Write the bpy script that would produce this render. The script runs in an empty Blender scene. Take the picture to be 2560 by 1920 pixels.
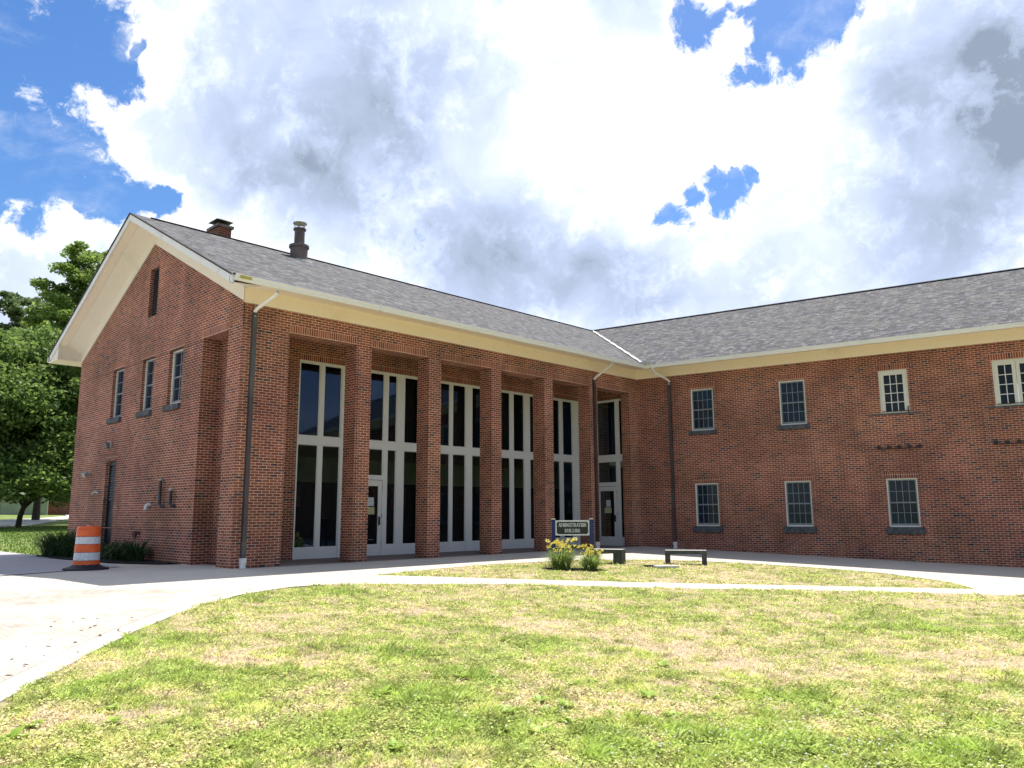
import bpy, bmesh, math, random
import numpy as np
from mathutils import Vector, Matrix, noise as mnoise

random.seed(7); RNG = np.random.default_rng(7)
S = bpy.context.scene
COL = S.collection

# ------------------------------------------------------------------ camera
CAM = Vector((17.967, -25.475, 1.255))
YAW, PITCH, ROLL = math.radians(44.27), math.radians(9.317), math.radians(-0.272)
fwd = Vector((-math.sin(YAW)*math.cos(PITCH), math.cos(YAW)*math.cos(PITCH), math.sin(PITCH)))
rgt = Vector((math.cos(YAW), math.sin(YAW), 0)); upv = rgt.cross(fwd)
R2 = math.cos(ROLL)*rgt + math.sin(ROLL)*upv; U2 = -math.sin(ROLL)*rgt + math.cos(ROLL)*upv
cd = bpy.data.cameras.new('camera'); cam = bpy.data.objects.new('camera', cd); COL.objects.link(cam)
m = Matrix((R2, U2, -fwd)).transposed().to_4x4(); m.translation = CAM
cam.matrix_world = m; cd.sensor_width = 36; cd.lens = 27.737; cd.clip_end = 3000; cd.clip_start = .05
S.camera = cam

# ------------------------------------------------------------------ view, sun, sky
S.view_settings.view_transform = 'Standard'; S.view_settings.look = 'None'
S.view_settings.exposure = 0.5; S.view_settings.gamma = 1
SUN = Vector((-.0956, .353, .931)).normalized()
ld = bpy.data.lights.new('sun', 'SUN'); ld.energy = 5.0; ld.angle = math.radians(.53); ld.color = (1, .955, .88)
sun = bpy.data.objects.new('sun', ld); COL.objects.link(sun)
sun.rotation_euler = SUN.to_track_quat('Z', 'Y').to_euler()

world = bpy.data.worlds.new('World'); S.world = world; world.use_nodes = True
wn = world.node_tree; wn.nodes.clear()

class NT:
    """small node-tree helper"""
    def __init__(s, nt): s.nt = nt
    def n(s, t, **k):
        nd = s.nt.nodes.new(t)
        for a, b in k.items(): setattr(nd, a, b)
        return nd
    def put(s, sock, v):
        if v is None: return
        if isinstance(v, bpy.types.NodeSocket): s.nt.links.new(v, sock)
        elif hasattr(sock, 'default_value'):
            if isinstance(v, (tuple, list)) and len(v) == 3 and sock.type == 'RGBA': v = (*v, 1)
            sock.default_value = v
    def math(s, op, a, b=None, c=None, clamp=False):
        nd = s.n('ShaderNodeMath', operation=op, use_clamp=clamp)
        for i, v in enumerate((a, b, c)): s.put(nd.inputs[i], v)
        return nd.outputs[0]
    def vmath(s, op, a, b=None, scale=None):
        nd = s.n('ShaderNodeVectorMath', operation=op)
        s.put(nd.inputs[0], a); s.put(nd.inputs[1], b)
        if scale is not None: s.put(nd.inputs['Scale'], scale)
        return nd.outputs['Value'] if op in ('DISTANCE', 'DOT_PRODUCT', 'LENGTH') else nd.outputs[0]
    def mapr(s, v, a, b, c, d, smooth=True):
        nd = s.n('ShaderNodeMapRange', interpolation_type='SMOOTHSTEP' if smooth else 'LINEAR', clamp=True)
        for i, x in enumerate((v, a, b, c, d)): s.put(nd.inputs[i], x)
        return nd.outputs[0]
    def noise(s, vec, scale, detail=4, rough=.55, dim='3D', color=False, dist=0):
        nd = s.n('ShaderNodeTexNoise', noise_dimensions=dim)
        s.put(nd.inputs['Vector'], vec); nd.inputs['Scale'].default_value = scale
        nd.inputs['Detail'].default_value = detail; nd.inputs['Roughness'].default_value = rough
        nd.inputs['Distortion'].default_value = dist
        return nd.outputs['Color'] if color else nd.outputs[0]
    def mix(s, f, a, b, blend='MIX'):
        nd = s.n('ShaderNodeMix', data_type='RGBA', blend_type=blend)
        nd.clamp_factor = True
        s.put(nd.inputs[0], f); s.put(nd.inputs[6], a); s.put(nd.inputs[7], b)
        return nd.outputs[2]
    def ramp(s, f, stops, interp='LINEAR'):
        nd = s.n('ShaderNodeValToRGB'); nd.color_ramp.interpolation = interp
        e = nd.color_ramp.elements
        while len(e) < len(stops): e.new(.5)
        for i, (p, c) in enumerate(stops): e[i].position = p; e[i].color = (*c, 1)
        s.put(nd.inputs[0], f); return nd.outputs[0]

w = NT(wn)
HOLES = [(-0.865,0.142,0.48,0.08),(-0.885,0.168,0.435,0.095),(-0.901,0.213,0.378,0.074),(-0.854,0.21,0.476,0.071),(-0.847,0.247,0.471,0.039),(-0.895,0.276,0.351,0.045),(-0.879,0.322,0.351,0.026),(-0.929,0.208,0.305,0.043),(-0.929,0.151,0.337,0.11),(-0.826,0.274,0.492,0.012),
 (-0.339,0.78,0.527,0.048),(-0.302,0.79,0.533,0.040),(-0.388,0.755,0.528,0.040),(-0.367,0.777,0.511,0.030),(-0.415,0.735,0.539,0.030),(-0.516,0.778,0.354,0.024),(-0.487,0.792,0.369,0.018),(-0.45,0.812,0.371,0.025),(-0.431,0.818,0.385,0.019),(-0.502,0.790,0.343,0.018),(-0.415,0.825,0.390,0.012)]
PUFFS = [(-0.381,0.76,0.527,0.019),(-0.943,0.219,0.249,0.059),(-0.92,0.264,0.29,0.033)]
GRAY = [(-0.20,0.90,0.42,0.07),(-0.22,0.92,0.35,0.05),(-0.79,0.385,0.477,0.086),(-0.774,0.442,0.453,0.09),(-0.7,0.472,0.535,0.074),(-0.806,0.427,0.409,0.054),(-0.778,0.485,0.399,0.042),(-0.717,0.532,0.45,0.051),(-0.652,0.582,0.486,0.06),(-0.724,0.582,0.371,0.063),(-0.645,0.677,0.355,0.064),(-0.696,0.644,0.318,0.07),(-0.598,0.736,0.316,0.045),(-0.482,0.824,0.299,0.063),(-0.585,0.758,0.287,0.06),(-0.274,0.902,0.334,0.046),(-0.244,0.927,0.286,0.054),(-0.177,0.932,0.315,0.035),(-0.178,0.877,0.447,0.064),(-0.156,0.905,0.397,0.048),(-0.268,0.851,0.451,0.037),(-0.237,0.874,0.424,0.044),(-0.544,0.786,0.294,0.044)]
DARK = [(-0.15,0.908,0.391,0.036),(-0.174,0.909,0.378,0.03),(-0.143,0.891,0.43,0.036)]
WHITE = [(-0.552,0.649,0.524,0.091),(-0.456,0.752,0.476,0.09),(-0.392,0.816,0.426,0.08),(-0.338,0.811,0.477,0.051),(-0.761,0.507,0.406,0.019),(-0.789,0.437,0.432,0.018),(-0.855,0.396,0.336,0.045),(-0.83,0.454,0.324,0.056),(-0.926,0.246,0.287,0.037),(-0.599,0.665,0.446,0.062),(-0.452,0.824,0.342,0.042),(-0.22,0.906,0.361,0.036),(-0.18,0.951,0.25,0.027),(-0.633,0.736,0.24,0.041),(-0.813,0.264,0.519,0.027),(-0.496,0.766,0.409,0.047)]
tc = w.n('ShaderNodeTexCoord'); dirv = tc.outputs['Generated']
def warp(v, sc, amp, det=5):
    c = w.noise(v, sc, det, .6, color=True)
    c = w.vmath('SUBTRACT', c, (.5, .5, .5)); c = w.vmath('SCALE', c, scale=amp)
    return w.vmath('ADD', v, c)
dw = warp(warp(dirv, 9, .07, 3), 26, .035, 4)
dg = warp(warp(dirv, 3.2, .16, 3), 11, .07, 8)
def field(v, L, soft0, soft1, op='MAXIMUM', amp=1):
    acc = None
    for (x, y, z, r) in L:
        l = math.sqrt(x*x+y*y+z*z)
        d = w.vmath('DISTANCE', v, (x/l, y/l, z/l))
        f = w.mapr(d, r*soft0, r*soft1, amp, 0)
        acc = f if acc is None else w.math(op, acc, f)
    return acc
n_big = w.noise(warp(dirv, 8, .08, 4), 10, 12, .66); n_bil = w.noise(dg, 7, 10, .58)
hf = field(dw, HOLES, .1, 1.85)
hf = w.math('SUBTRACT', hf, w.math('MULTIPLY', field(dw, PUFFS, .0, 2.0), .85))
hf = w.math('ADD', hf, w.math('MULTIPLY', w.math('SUBTRACT', n_big, .5), 1.9))
hf = w.math('ADD', hf, w.math('MULTIPLY', w.math('SUBTRACT', w.noise(dw, 30, 8, .65), .5), 1.3))
hole = w.mapr(hf, .40, .72, 0, 1)
wisp = w.mapr(w.noise(w.vmath('MULTIPLY', warp(dirv, 4, .1, 3), (1, 1, 2.2)), 6, 8, .62), .50, .80, 0, .55)
hole = w.math('MULTIPLY', hole, w.math('SUBTRACT', 1, wisp))
# the half of the sky behind the viewer: scattered clouds over blue
back = w.mapr(w.vmath('DOT_PRODUCT', dirv, (.66, -.69, .30)), .10, .45, 0, 1)
bh = w.mapr(w.noise(dirv, 2.6, 7, .6), .45, .60, 1, 0)
hole = w.math('MAXIMUM', hole, w.math('MULTIPLY', back, bh))
g = w.math('MINIMUM', field(dg, GRAY, .0, 1.9, 'ADD', .62), 1.0)
dk = field(dg, DARK, .0, 2.6)
wh = w.math('MINIMUM', field(dg, WHITE, .0, 1.7, 'ADD', .7), 1.0)
b = w.math('SUBTRACT', .58, w.math('MULTIPLY', g, .36))
b = w.math('SUBTRACT', b, w.math('MULTIPLY', dk, .30))
b = w.math('ADD', b, w.math('MULTIPLY', wh, .42))
b = w.math('ADD', b, w.math('MULTIPLY', w.math('SUBTRACT', n_bil, .5), 1.15))
b = w.math('ADD', b, w.math('MULTIPLY', w.math('SUBTRACT', w.noise(dg, 19, 6, .5), .5), .22))
b = w.math('ADD', b, w.mapr(hf, -.1, .45, 0, .30))
ccol = w.ramp(b, [(0, (.28, .34, .44)), (.10, (.38, .46, .60)), (.34, (.50, .59, .80)), (.62, (.70, .79, .95)), (.88, (1.0, 1.02, 1.04))])
sky = w.n('ShaderNodeTexSky', sky_type='NISHITA', sun_disc=False)
sky.sun_elevation = math.asin(SUN.z); sky.sun_rotation = math.atan2(SUN.x, SUN.y)
sky.air_density = 1.0; sky.dust_density = .6; sky.ozone_density = 2.2
bg1 = w.n('ShaderNodeBackground'); hs = w.n('ShaderNodeHueSaturation'); hs.inputs['Saturation'].default_value = 1.30; hs.inputs['Hue'].default_value = .506; w.put(hs.inputs['Color'], sky.outputs[0]); w.put(bg1.inputs[0], hs.outputs[0]); bg1.inputs[1].default_value = .12
bg2 = w.n('ShaderNodeBackground'); w.put(bg2.inputs[0], w.mix(w.math('MULTIPLY', back, .5), ccol, (.30, .34, .42, 1))); bg2.inputs[1].default_value = .86
mx = w.n('ShaderNodeMixShader'); w.put(mx.inputs[0], hole)
wn.links.new(bg2.outputs[0], mx.inputs[1]); wn.links.new(bg1.outputs[0], mx.inputs[2])
wo = w.n('ShaderNodeOutputWorld'); wn.links.new(mx.outputs[0], wo.inputs[0])
world.cycles.sampling_method = 'MANUAL'; world.cycles.sample_map_resolution = 512

# ------------------------------------------------------------------ materials
def mat(name, rough=.8, spec=.3):
    m = bpy.data.materials.new(name); m.use_nodes = True
    t = NT(m.node_tree); p = m.node_tree.nodes['Principled BSDF']
    p.inputs['Roughness'].default_value = rough; p.inputs['Specular IOR Level'].default_value = spec
    return m, t, p
def obco(t): return t.n('ShaderNodeTexCoord').outputs['Object']
def uvco(t): return t.n('ShaderNodeTexCoord').outputs['UV']
def bump(t, p, h, strength=.3, dist=.01):
    b = t.n('ShaderNodeBump'); b.inputs['Strength'].default_value = strength; b.inputs['Distance'].default_value = dist
    t.put(b.inputs['Height'], h); t.put(p.inputs['Normal'], b.outputs[0])
def mottled(name, c1, c2, scale=6, rough=.7, spec=.3, bmp=0, metal=0, lo=.35, hi=.65):
    m, t, p = mat(name, rough, spec)
    f = t.mapr(t.noise(obco(t), scale, 6, .6), lo, hi, 0, 1)
    t.put(p.inputs['Base Color'], t.mix(f, (*c1, 1), (*c2, 1)))
    p.inputs['Metallic'].default_value = metal
    if bmp: bump(t, p, t.noise(obco(t), scale*8, 4, .6), bmp, .01)
    return m

def brick_mat(name, soldier=False, tint=(1, 1, 1), paver=False):
    m, t, p = mat(name, .88, .2)
    uv = uvco(t); sp = t.n('ShaderNodeSeparateXYZ'); t.put(sp.inputs[0], uv)
    u, v = (sp.outputs[1], sp.outputs[0]) if soldier else (sp.outputs[0], sp.outputs[1])
    W_, H_ = (.203, .0677) if not paver else (.2, .1)
    vr = t.math('DIVIDE', v, H_); row = t.math('FLOOR', vr); fv = t.math('SUBTRACT', vr, row)
    ur = t.math('DIVIDE', u, W_)
    if not soldier: ur = t.math('ADD', ur, t.math('MULTIPLY', t.math('FLOORED_MODULO', row, 2.0), .5))
    col = t.math('FLOOR', ur); fu = t.math('SUBTRACT', ur, col)
    jit = t.math('MULTIPLY', t.math('SUBTRACT', t.noise(uv, 55, 2, dim='2D'), .5), .10)
    mh = t.math('LESS_THAN', t.math('ADD', fv, jit), .14 if not paver else .07)
    mvv = t.math('LESS_THAN', fu, .052 if not paver else .035)
    mort = t.math('MAXIMUM', mh, mvv)
    cb = t.n('ShaderNodeCombineXYZ'); t.put(cb.inputs[0], row); t.put(cb.inputs[1], col)
    wnz = t.n('ShaderNodeTexWhiteNoise', noise_dimensions='2D'); t.put(wnz.inputs['Vector'], cb.outputs[0])
    r1 = wnz.outputs['Value']
    if paver:
        bc = t.ramp(r1, [(0, (.47, .42, .36)), (.5, (.55, .50, .43)), (1, (.62, .57, .50))])
        mc = (.33, .29, .24, 1)
    else:
        r1 = t.math('ADD', r1, t.math('MULTIPLY', t.math('SUBTRACT', t.noise(uv, .9, 4, .6, '2D'), .45), .22), clamp=True)
        bc = t.ramp(r1, [(0, (.034, .026, .034)), (.045, (.075, .05, .05)), (.09, (.13, .065, .05)), (.15, (.175, .060, .040)), (.45, (.225, .074, .046)), (.75, (.265, .092, .053)), (1, (.33, .125, .072))])
        mc = (.76, .54, .41, 1)
    bc = t.mix(t.mapr(t.noise(uv, 30, 5, .65, '2D'), .3, .75, 0, .45), bc, (.14, .06, .05, 1) if not paver else (.42, .36, .3, 1))
    mcol = t.mix(t.mapr(t.noise(uv, 1.3, 4, .6, '2D'), .35, .7, 0, .6), mc, (.58, .41, .32, 1) if not paver else (.33, .3, .26, 1))
    c = t.mix(mort, bc, mcol)
    stv = t.vmath('MULTIPLY', uv, (1.0, .22, 1.0))
    big = t.math('MULTIPLY', t.mapr(t.noise(uv, .55, 5, .6, '2D'), .3, .7, .80, 1.16), t.mapr(t.noise(stv, 2.2, 5, .6, '2D'), .3, .62, .91, 1.03))
    hsv = t.n('ShaderNodeHueSaturation'); t.put(hsv.inputs['Value'], big); t.put(hsv.inputs['Color'], c)
    t.put(hsv.inputs['Hue'], t.mapr(t.noise(uv, .35, 3, .5, '2D'),   .35, .65, .4955, .5025))
    hsv.inputs['Saturation'].default_value = 1.04
    c = t.mix(1.0, hsv.outputs[0], (*tint, 1), 'MULTIPLY')
    t.put(p.inputs['Base Color'], c)
    h = t.math('SUBTRACT', t.math('MULTIPLY', t.noise(uv, 60, 3, .6, '2D'), .4), mort)
    bump(t, p, h, .55, .006)
    return m
M = {}
M['brick'] = brick_mat('red_brick')
M['soldier'] = brick_mat('soldier_brick', True, (1.08, 1.06, 1.05))
M['infill'] = brick_mat('newer_infill_brick', False, (1.06, 1.04, 1.03))
M['darkbrick'] = brick_mat('chimney_brick', False, (.7, .62, .62))

def shingle_mat():
    m, t, p = mat('asphalt_shingles', .92, .15)
    uv = uvco(t); sp = t.n('ShaderNodeSeparateXYZ'); t.put(sp.inputs[0], uv)
    u, v = sp.outputs[0], sp.outputs[1]
    vr = t.math('DIVIDE', v, .142); row = t.math('FLOOR', vr); fv = t.math('SUBTRACT', vr, row)
    cb0 = t.n('ShaderNodeCombineXYZ'); t.put(cb0.inputs[0], row)
    w0 = t.n('ShaderNodeTexWhiteNoise', noise_dimensions='2D'); t.put(w0.inputs['Vector'], cb0.outputs[0])
    ur = t.math('ADD', t.math('DIVIDE', u, .17), t.math('MULTIPLY', w0.outputs['Value'], 7.3))
    col = t.math('FLOOR', ur); fu = t.math('SUBTRACT', ur, col)
    cb = t.n('ShaderNodeCombineXYZ'); t.put(cb.inputs[0], row); t.put(cb.inputs[1], col)
    w1 = t.n('ShaderNodeTexWhiteNoise', noise_dimensions='2D'); t.put(w1.inputs['Vector'], cb.outputs[0])
    c = t.ramp(w1.outputs['Value'], [(0, (.070, .068, .075)), (.3, (.11, .107, .115)), (.6, (.15, .146, .152)), (.85, (.19, .185, .188)), (1, (.24, .235, .23))])
    warm = t.mapr(t.noise(uv, 1.1, 5, .65, '2D'), .48, .68, 0, .35)
    c = t.mix(warm, c, (.22, .205, .15, 1))
    c = t.mix(t.mapr(t.noise(uv, 120, 2, .5, '2D'), .3, .7, 0, .22), c, (.26, .255, .26, 1))
    line = t.math('LESS_THAN', fv, .20); tab = t.math('MULTIPLY', t.math('LESS_THAN', fu, .06), .7)
    c = t.mix(t.mapr(t.noise(uv, 2.3, 6, .7, '2D'), .42, .62, 0, .35), c, (.075, .073, .08, 1))
    c = t.mix(t.math('MULTIPLY', t.math('MAXIMUM', line, tab), .88), c, (.02, .02, .024, 1))  # row lines paint the shadow under each course; gaps between tabs dark too
    t.put(p.inputs['Base Color'], c)
    h = t.math('SUBTRACT', t.math('MULTIPLY', w1.outputs['Value'], .5), t.math('MAXIMUM', line, tab))
    bump(t, p, h, .6, .008)
    return m
M['shingle'] = shingle_mat()
M['ridge'] = mottled('ridge_cap_dark', (.03, .03, .035), (.06, .058, .06), 4, .9)
def paint(name, c, stain, amt=.5, scale=(.9, 6), rough=.55):
    m, t, p = mat(name, rough, .35)
    a = t.mapr(t.noise(obco(t), scale[0], 7, .65), .52, .75, 0, amt)
    b2 = t.mapr(t.noise(obco(t), scale[1], 5, .6), .5, .8, 0, amt*.6)
    t.put(p.inputs['Base Color'], t.mix(t.math('MAXIMUM', a, b2), (*c, 1), (*stain, 1)))
    bump(t, p, t.noise(obco(t), 40, 3), .08, .004)
    return m
M['cream'] = paint('cream_painted_board', (.86, .76, .60), (.62, .50, .33), .4)
M['cream2'] = paint('cream_rake_board', (.74, .67, .54), (.52, .47, .32), .4)
M['white'] = paint('white_trim_paint', (.74, .73, .69), (.45, .44, .37), .5)
M['gutter'] = paint('white_aluminium', (.78, .77, .73), (.55, .54, .48), .4, (1.2, 9), .35)
M['frame'] = paint('off_white_window_frame', (.74, .72, .68), (.58, .55, .50), .35)
M['casement'] = paint('cream_white_casement', (.66, .64, .54), (.5, .46, .36), .4)
M['muntin'] = mottled('pale_grey_muntin', (.26, .31, .35), (.22, .26, .30), 5, .5)
M['sashgrey'] = mottled('grey_sash', (.22, .24, .25), (.18, .20, .21), 5, .5)
M['sill'] = mottled('dark_slate_sill', (.055, .062, .072), (.11, .115, .12), 9, .85, bmp=.5)
M['downspout'] = mottled('brown_metal_downspout', (.036, .028, .030), (.058, .048, .048), 1.5, .45, .5)
M['greyspout'] = mottled('weathered_grey_downspout', (.055, .056, .054), (.08, .08, .076), 1.5, .5, .5)
M['pvc'] = mottled('white_pvc', (.80, .80, .78), (.66, .65, .6), 8, .4)
M['iron'] = mottled('rusty_iron', (.05, .02, .022), (.11, .04, .035), 8, .8)
M['blackiron'] = mottled('black_iron', (.018, .018, .02), (.035, .034, .036), 8, .55)
M['darkdoor'] = mottled('dark_steel_door', (.014, .018, .024), (.028, .03, .034), 2, .5)
M['flue'] = mottled('brown_flue_metal', (.10, .07, .065), (.17, .13, .12), 3, .6, .4)
M['galv'] = mottled('galvanised_metal', (.35, .34, .32), (.5, .49, .47), 6, .4, .5)
M['slate'] = mottled('bench_dark_stone', (.045, .05, .048), (.085, .09, .085), 5, .7, bmp=.3)
M['benchtop'] = mottled('sunlit_bench_top_and_pale_cover', (.55, .54, .5), (.42, .41, .38), 6, .8)  # paints the sunlit top of the dark benches; also the pale concrete cover
M['postblue'] = mottled('navy_post_paint', (.014, .028, .11), (.02, .04, .14), 6, .45)
M['signgreen'] = mottled('sign_dark_green', (.012, .020, .018), (.024, .034, .030), 12, .4)
M['signwhite'] = mottled('sign_white', (.78, .78, .76), (.66, .66, .63), 9, .5)
M['orange'] = mottled('drum_orange', (.80, .13, .018), (.70, .10, .02), 7, .45, .5)
M['reflective'] = mottled('drum_white_band', (.66, .67, .70), (.52, .53, .56), 18, .35, .5)
M['rubber'] = mottled('black_rubber', (.014, .017, .024), (.03, .034, .042), 6, .6)
M['paper'] = mottled('paper_notice', (.62, .66, .66), (.5, .54, .55), 20, .8)
M['yellowpaper'] = mottled('yellow_paper_notice', (.55, .52, .3), (.46, .43, .24), 20, .8)
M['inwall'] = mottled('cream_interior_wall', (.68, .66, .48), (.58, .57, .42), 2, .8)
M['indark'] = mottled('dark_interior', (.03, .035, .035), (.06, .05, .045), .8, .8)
M['infloor'] = mottled('interior_floor', (.09, .085, .075), (.12, .11, .1), 2, .6)
M['redposter'] = mottled('red_poster_paper', (.30, .05, .06), (.2, .16, .14), 5, .8)
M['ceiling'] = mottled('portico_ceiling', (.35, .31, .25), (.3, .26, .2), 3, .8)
M['concrete'] = None
def concrete(name, c1, c2, speck=.35, joint=False):
    m, t, p = mat(name, .9, .2)
    co = obco(t)
    f = t.mapr(t.noise(co, .5, 6, .6), .3, .7, 0, 1)
    c = t.mix(f, (*c1, 1), (*c2, 1))
    s = t.mapr(t.noise(co, 38, 3, .7), .42, .70, 0, speck)
    c = t.mix(s, c, (c1[0]*.55, c1[1]*.52, c1[2]*.5, 1))
    s2 = t.mapr(t.noise(co, 2.5, 6, .7), .60, .78, 0, .3)
    c = t.mix(s2, c, (c1[0]*.7, c1[1]*.66, c1[2]*.6, 1))
    t.put(p.inputs['Base Color'], c)
    bump(t, p, t.noise(co, 60, 3, .6), .3, .004)
    return m
M['concrete'] = concrete('exposed_aggregate_concrete', (.61, .56, .48), (.54, .495, .42), .5)
M['concreteb'] = concrete('smooth_grey_concrete', (.43, .42, .43), (.39, .38, .40), .25)
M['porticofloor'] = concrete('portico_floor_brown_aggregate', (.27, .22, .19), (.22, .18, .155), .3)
M['path'] = concrete('sandy_path', (.66, .61, .50), (.54, .50, .40), .3)
M['paver'] = brick_mat('pale_brick_pavers', paver=True)
M['asphalt'] = concrete('pale_road_concrete', (.55, .54, .52), (.48, .47, .46), .2)
M['mulch'] = mottled('dark_mulch', (.012, .014, .02), (.03, .03, .035), 30, .95, bmp=.8)
M['groundgrass'] = mottled('mown_grass_ground', (.10, .16, .03), (.22, .26, .07), .9, .95, bmp=.6)
M['bark'] = mottled('dark_bark', (.035, .028, .022), (.07, .058, .045), 6, .95, bmp=.8)
M['fence'] = None
def fence_mat():
    m, t, p = mat('pale_green_boards', .8)
    co = obco(t); sp = t.n('ShaderNodeSeparateXYZ'); t.put(sp.inputs[0], co)
    f = t.math('FRACT', t.math('DIVIDE', sp.outputs[0], .3))
    l = t.math('LESS_THAN', f, .12)
    c = t.mix(t.mapr(t.noise(co, .8, 4), .3, .7, 0, 1), (.36, .38, .27, 1), (.28, .31, .22, 1))
    t.put(p.inputs['Base Color'], t.mix(t.math('MULTIPLY', l, .6), c, (.12, .13, .09, 1)))
    return m
M['fence'] = fence_mat()
def glass(name, tint, gl=1.0, rough=.02, clear=.45):
    m = bpy.data.materials.new(name); m.use_nodes = True; nt = m.node_tree; nt.nodes.clear(); t = NT(nt)
    co = obco(t)
    tr = t.n('ShaderNodeBsdfTransparent'); tr.inputs[0].default_value = (*[c*clear for c in tint], 1)
    gs = t.n('ShaderNodeBsdfGlossy'); gs.inputs[0].default_value = (gl*.42, gl*.62, gl, 1); gs.inputs[1].default_value = rough
    bn = t.n('ShaderNodeBump'); bn.inputs['Strength'].default_value = .02; bn.inputs['Distance'].default_value = .02
    t.put(bn.inputs['Height'], t.noise(co, .9, 2)); t.put(gs.inputs['Normal'], bn.outputs[0])
    fr = t.n('ShaderNodeFresnel'); fr.inputs[0].default_value = 1.5; t.put(fr.inputs['Normal'], bn.outputs[0])
    f = t.math('MULTIPLY', fr.outputs[0], 1.25, clamp=True)
    mxx = t.n('ShaderNodeMixShader'); t.put(mxx.inputs[0], f)
    nt.links.new(tr.outputs[0], mxx.inputs[1]); nt.links.new(gs.outputs[0], mxx.inputs[2])
    o = t.n('ShaderNodeOutputMaterial'); nt.links.new(mxx.outputs[0], o.inputs[0])
    return m
M['glass'] = glass('tinted_curtain_wall_glass', (.75, .95, .85), clear=.5)
def pane_mat(name, c1, c2):
    m, t, p = mat(name, .06, .22)
    f = t.mapr(t.noise(obco(t), 1.7, 4, .6), .35, .65, 0, 1)
    t.put(p.inputs['Base Color'], t.mix(f, (*c1, 1), (*c2, 1)))
    bump(t, p, t.noise(obco(t), 1.3, 2), .08, .05)
    return m
M['pane'] = pane_mat('dark_window_pane', (.006, .014, .026), (.012, .024, .042))
M['panedark'] = pane_mat('very_dark_pane', (.006, .010, .014), (.014, .022, .028))
def leaf_mat(name, c1, c2, c3, trans=.35, nscale=.35, rough=.5):
    m = bpy.data.materials.new(name); m.use_nodes = True; nt = m.node_tree; t = NT(nt)
    p = nt.nodes['Principled BSDF']; p.inputs['Roughness'].default_value = rough; p.inputs['Specular IOR Level'].default_value = .35
    ge = t.n('ShaderNodeNewGeometry')
    c = t.ramp(ge.outputs['Random Per Island'], [(0, c1), (.5, c2), (1, c3)])
    c = t.mix(t.mapr(t.noise(obco(t), nscale, 4, .6), .35, .7, 0, .6), c, (*c1, 1))
    t.put(p.inputs['Base Color'], c)
    tb = t.n('ShaderNodeBsdfTranslucent'); t.put(tb.inputs[0], t.mix(.5, c, (*c3, 1)))
    mxx = t.n('ShaderNodeMixShader'); mxx.inputs[0].default_value = trans
    nt.links.new(p.outputs[0], mxx.inputs[1]); nt.links.new(tb.outputs[0], mxx.inputs[2])
    nt.links.new(mxx.outputs[0], nt.nodes['Material Output'].inputs[0])
    return m
M['maple'] = leaf_mat('maple_leaves', (.07, .14, .03), (.15, .25, .05), (.34, .44, .11), .58)
M['maplelow'] = leaf_mat('deep_green_maple_leaves', (.05, .105, .025), (.11, .195, .04), (.28, .38, .10), .55)
M['oak'] = leaf_mat('oak_leaves', (.08, .13, .05), (.14, .20, .08), (.26, .33, .15), .5)
M['yew'] = leaf_mat('dark_ornamental_grass', (.018, .05, .016), (.03, .08, .022), (.08, .15, .04), .25)
M['lilyleaf'] = leaf_mat('daylily_leaves', (.13, .21, .04), (.25, .36, .07), (.45, .55, .18), .45, 2)
M['lilyflower'] = leaf_mat('yellow_daylily_petals', (.70, .55, .05), (.85, .72, .08), (.9, .8, .3), .3, 2)
M['weed'] = leaf_mat('broad_weed_leaves', (.22, .36, .04), (.34, .48, .06), (.5, .6, .12), .3, 2)
M['clover'] = mottled('white_clover_heads', (.7, .66, .6), (.8, .78, .72), 20, .9)
M['deadleaf'] = mottled('brown_dead_leaf', (.10, .06, .03), (.2, .12, .06), 20, .9)
def attr_mat(name, trans=.25):
    m = bpy.data.materials.new(name); m.use_nodes = True; nt = m.node_tree; t = NT(nt)
    p = nt.nodes['Principled BSDF']; p.inputs['Roughness'].default_value = .75; p.inputs['Specular IOR Level'].default_value = .2
    a = t.n('ShaderNodeAttribute', attribute_name='tone')
    t.put(p.inputs['Base Color'], a.outputs['Color'])
    if trans:
        tb = t.n('ShaderNodeBsdfTranslucent'); t.put(tb.inputs[0], a.outputs['Color'])
        mxx = t.n('ShaderNodeMixShader'); mxx.inputs[0].default_value = trans
        nt.links.new(p.outputs[0], mxx.inputs[1]); nt.links.new(tb.outputs[0], mxx.inputs[2])
        nt.links.new(mxx.outputs[0], nt.nodes['Material Output'].inputs[0])
    return m
M['blade'] = attr_mat('grass_blades')
def lawn_ground():
    m = attr_mat('lawn_soil', 0); t = NT(m.node_tree); p = m.node_tree.nodes['Principled BSDF']
    a = p.inputs['Base Color'].links[0].from_socket
    n = t.mapr(t.noise(obco(t), 28, 5, .7), .3, .7, 0, .75)
    t.put(p.inputs['Base Color'], t.mix(n, a, (.26, .19, .12, 1)))
    bump(t, p, t.noise(obco(t), 45, 4, .7), .8, .03)
    return m
M['lawn'] = lawn_ground()

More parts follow.
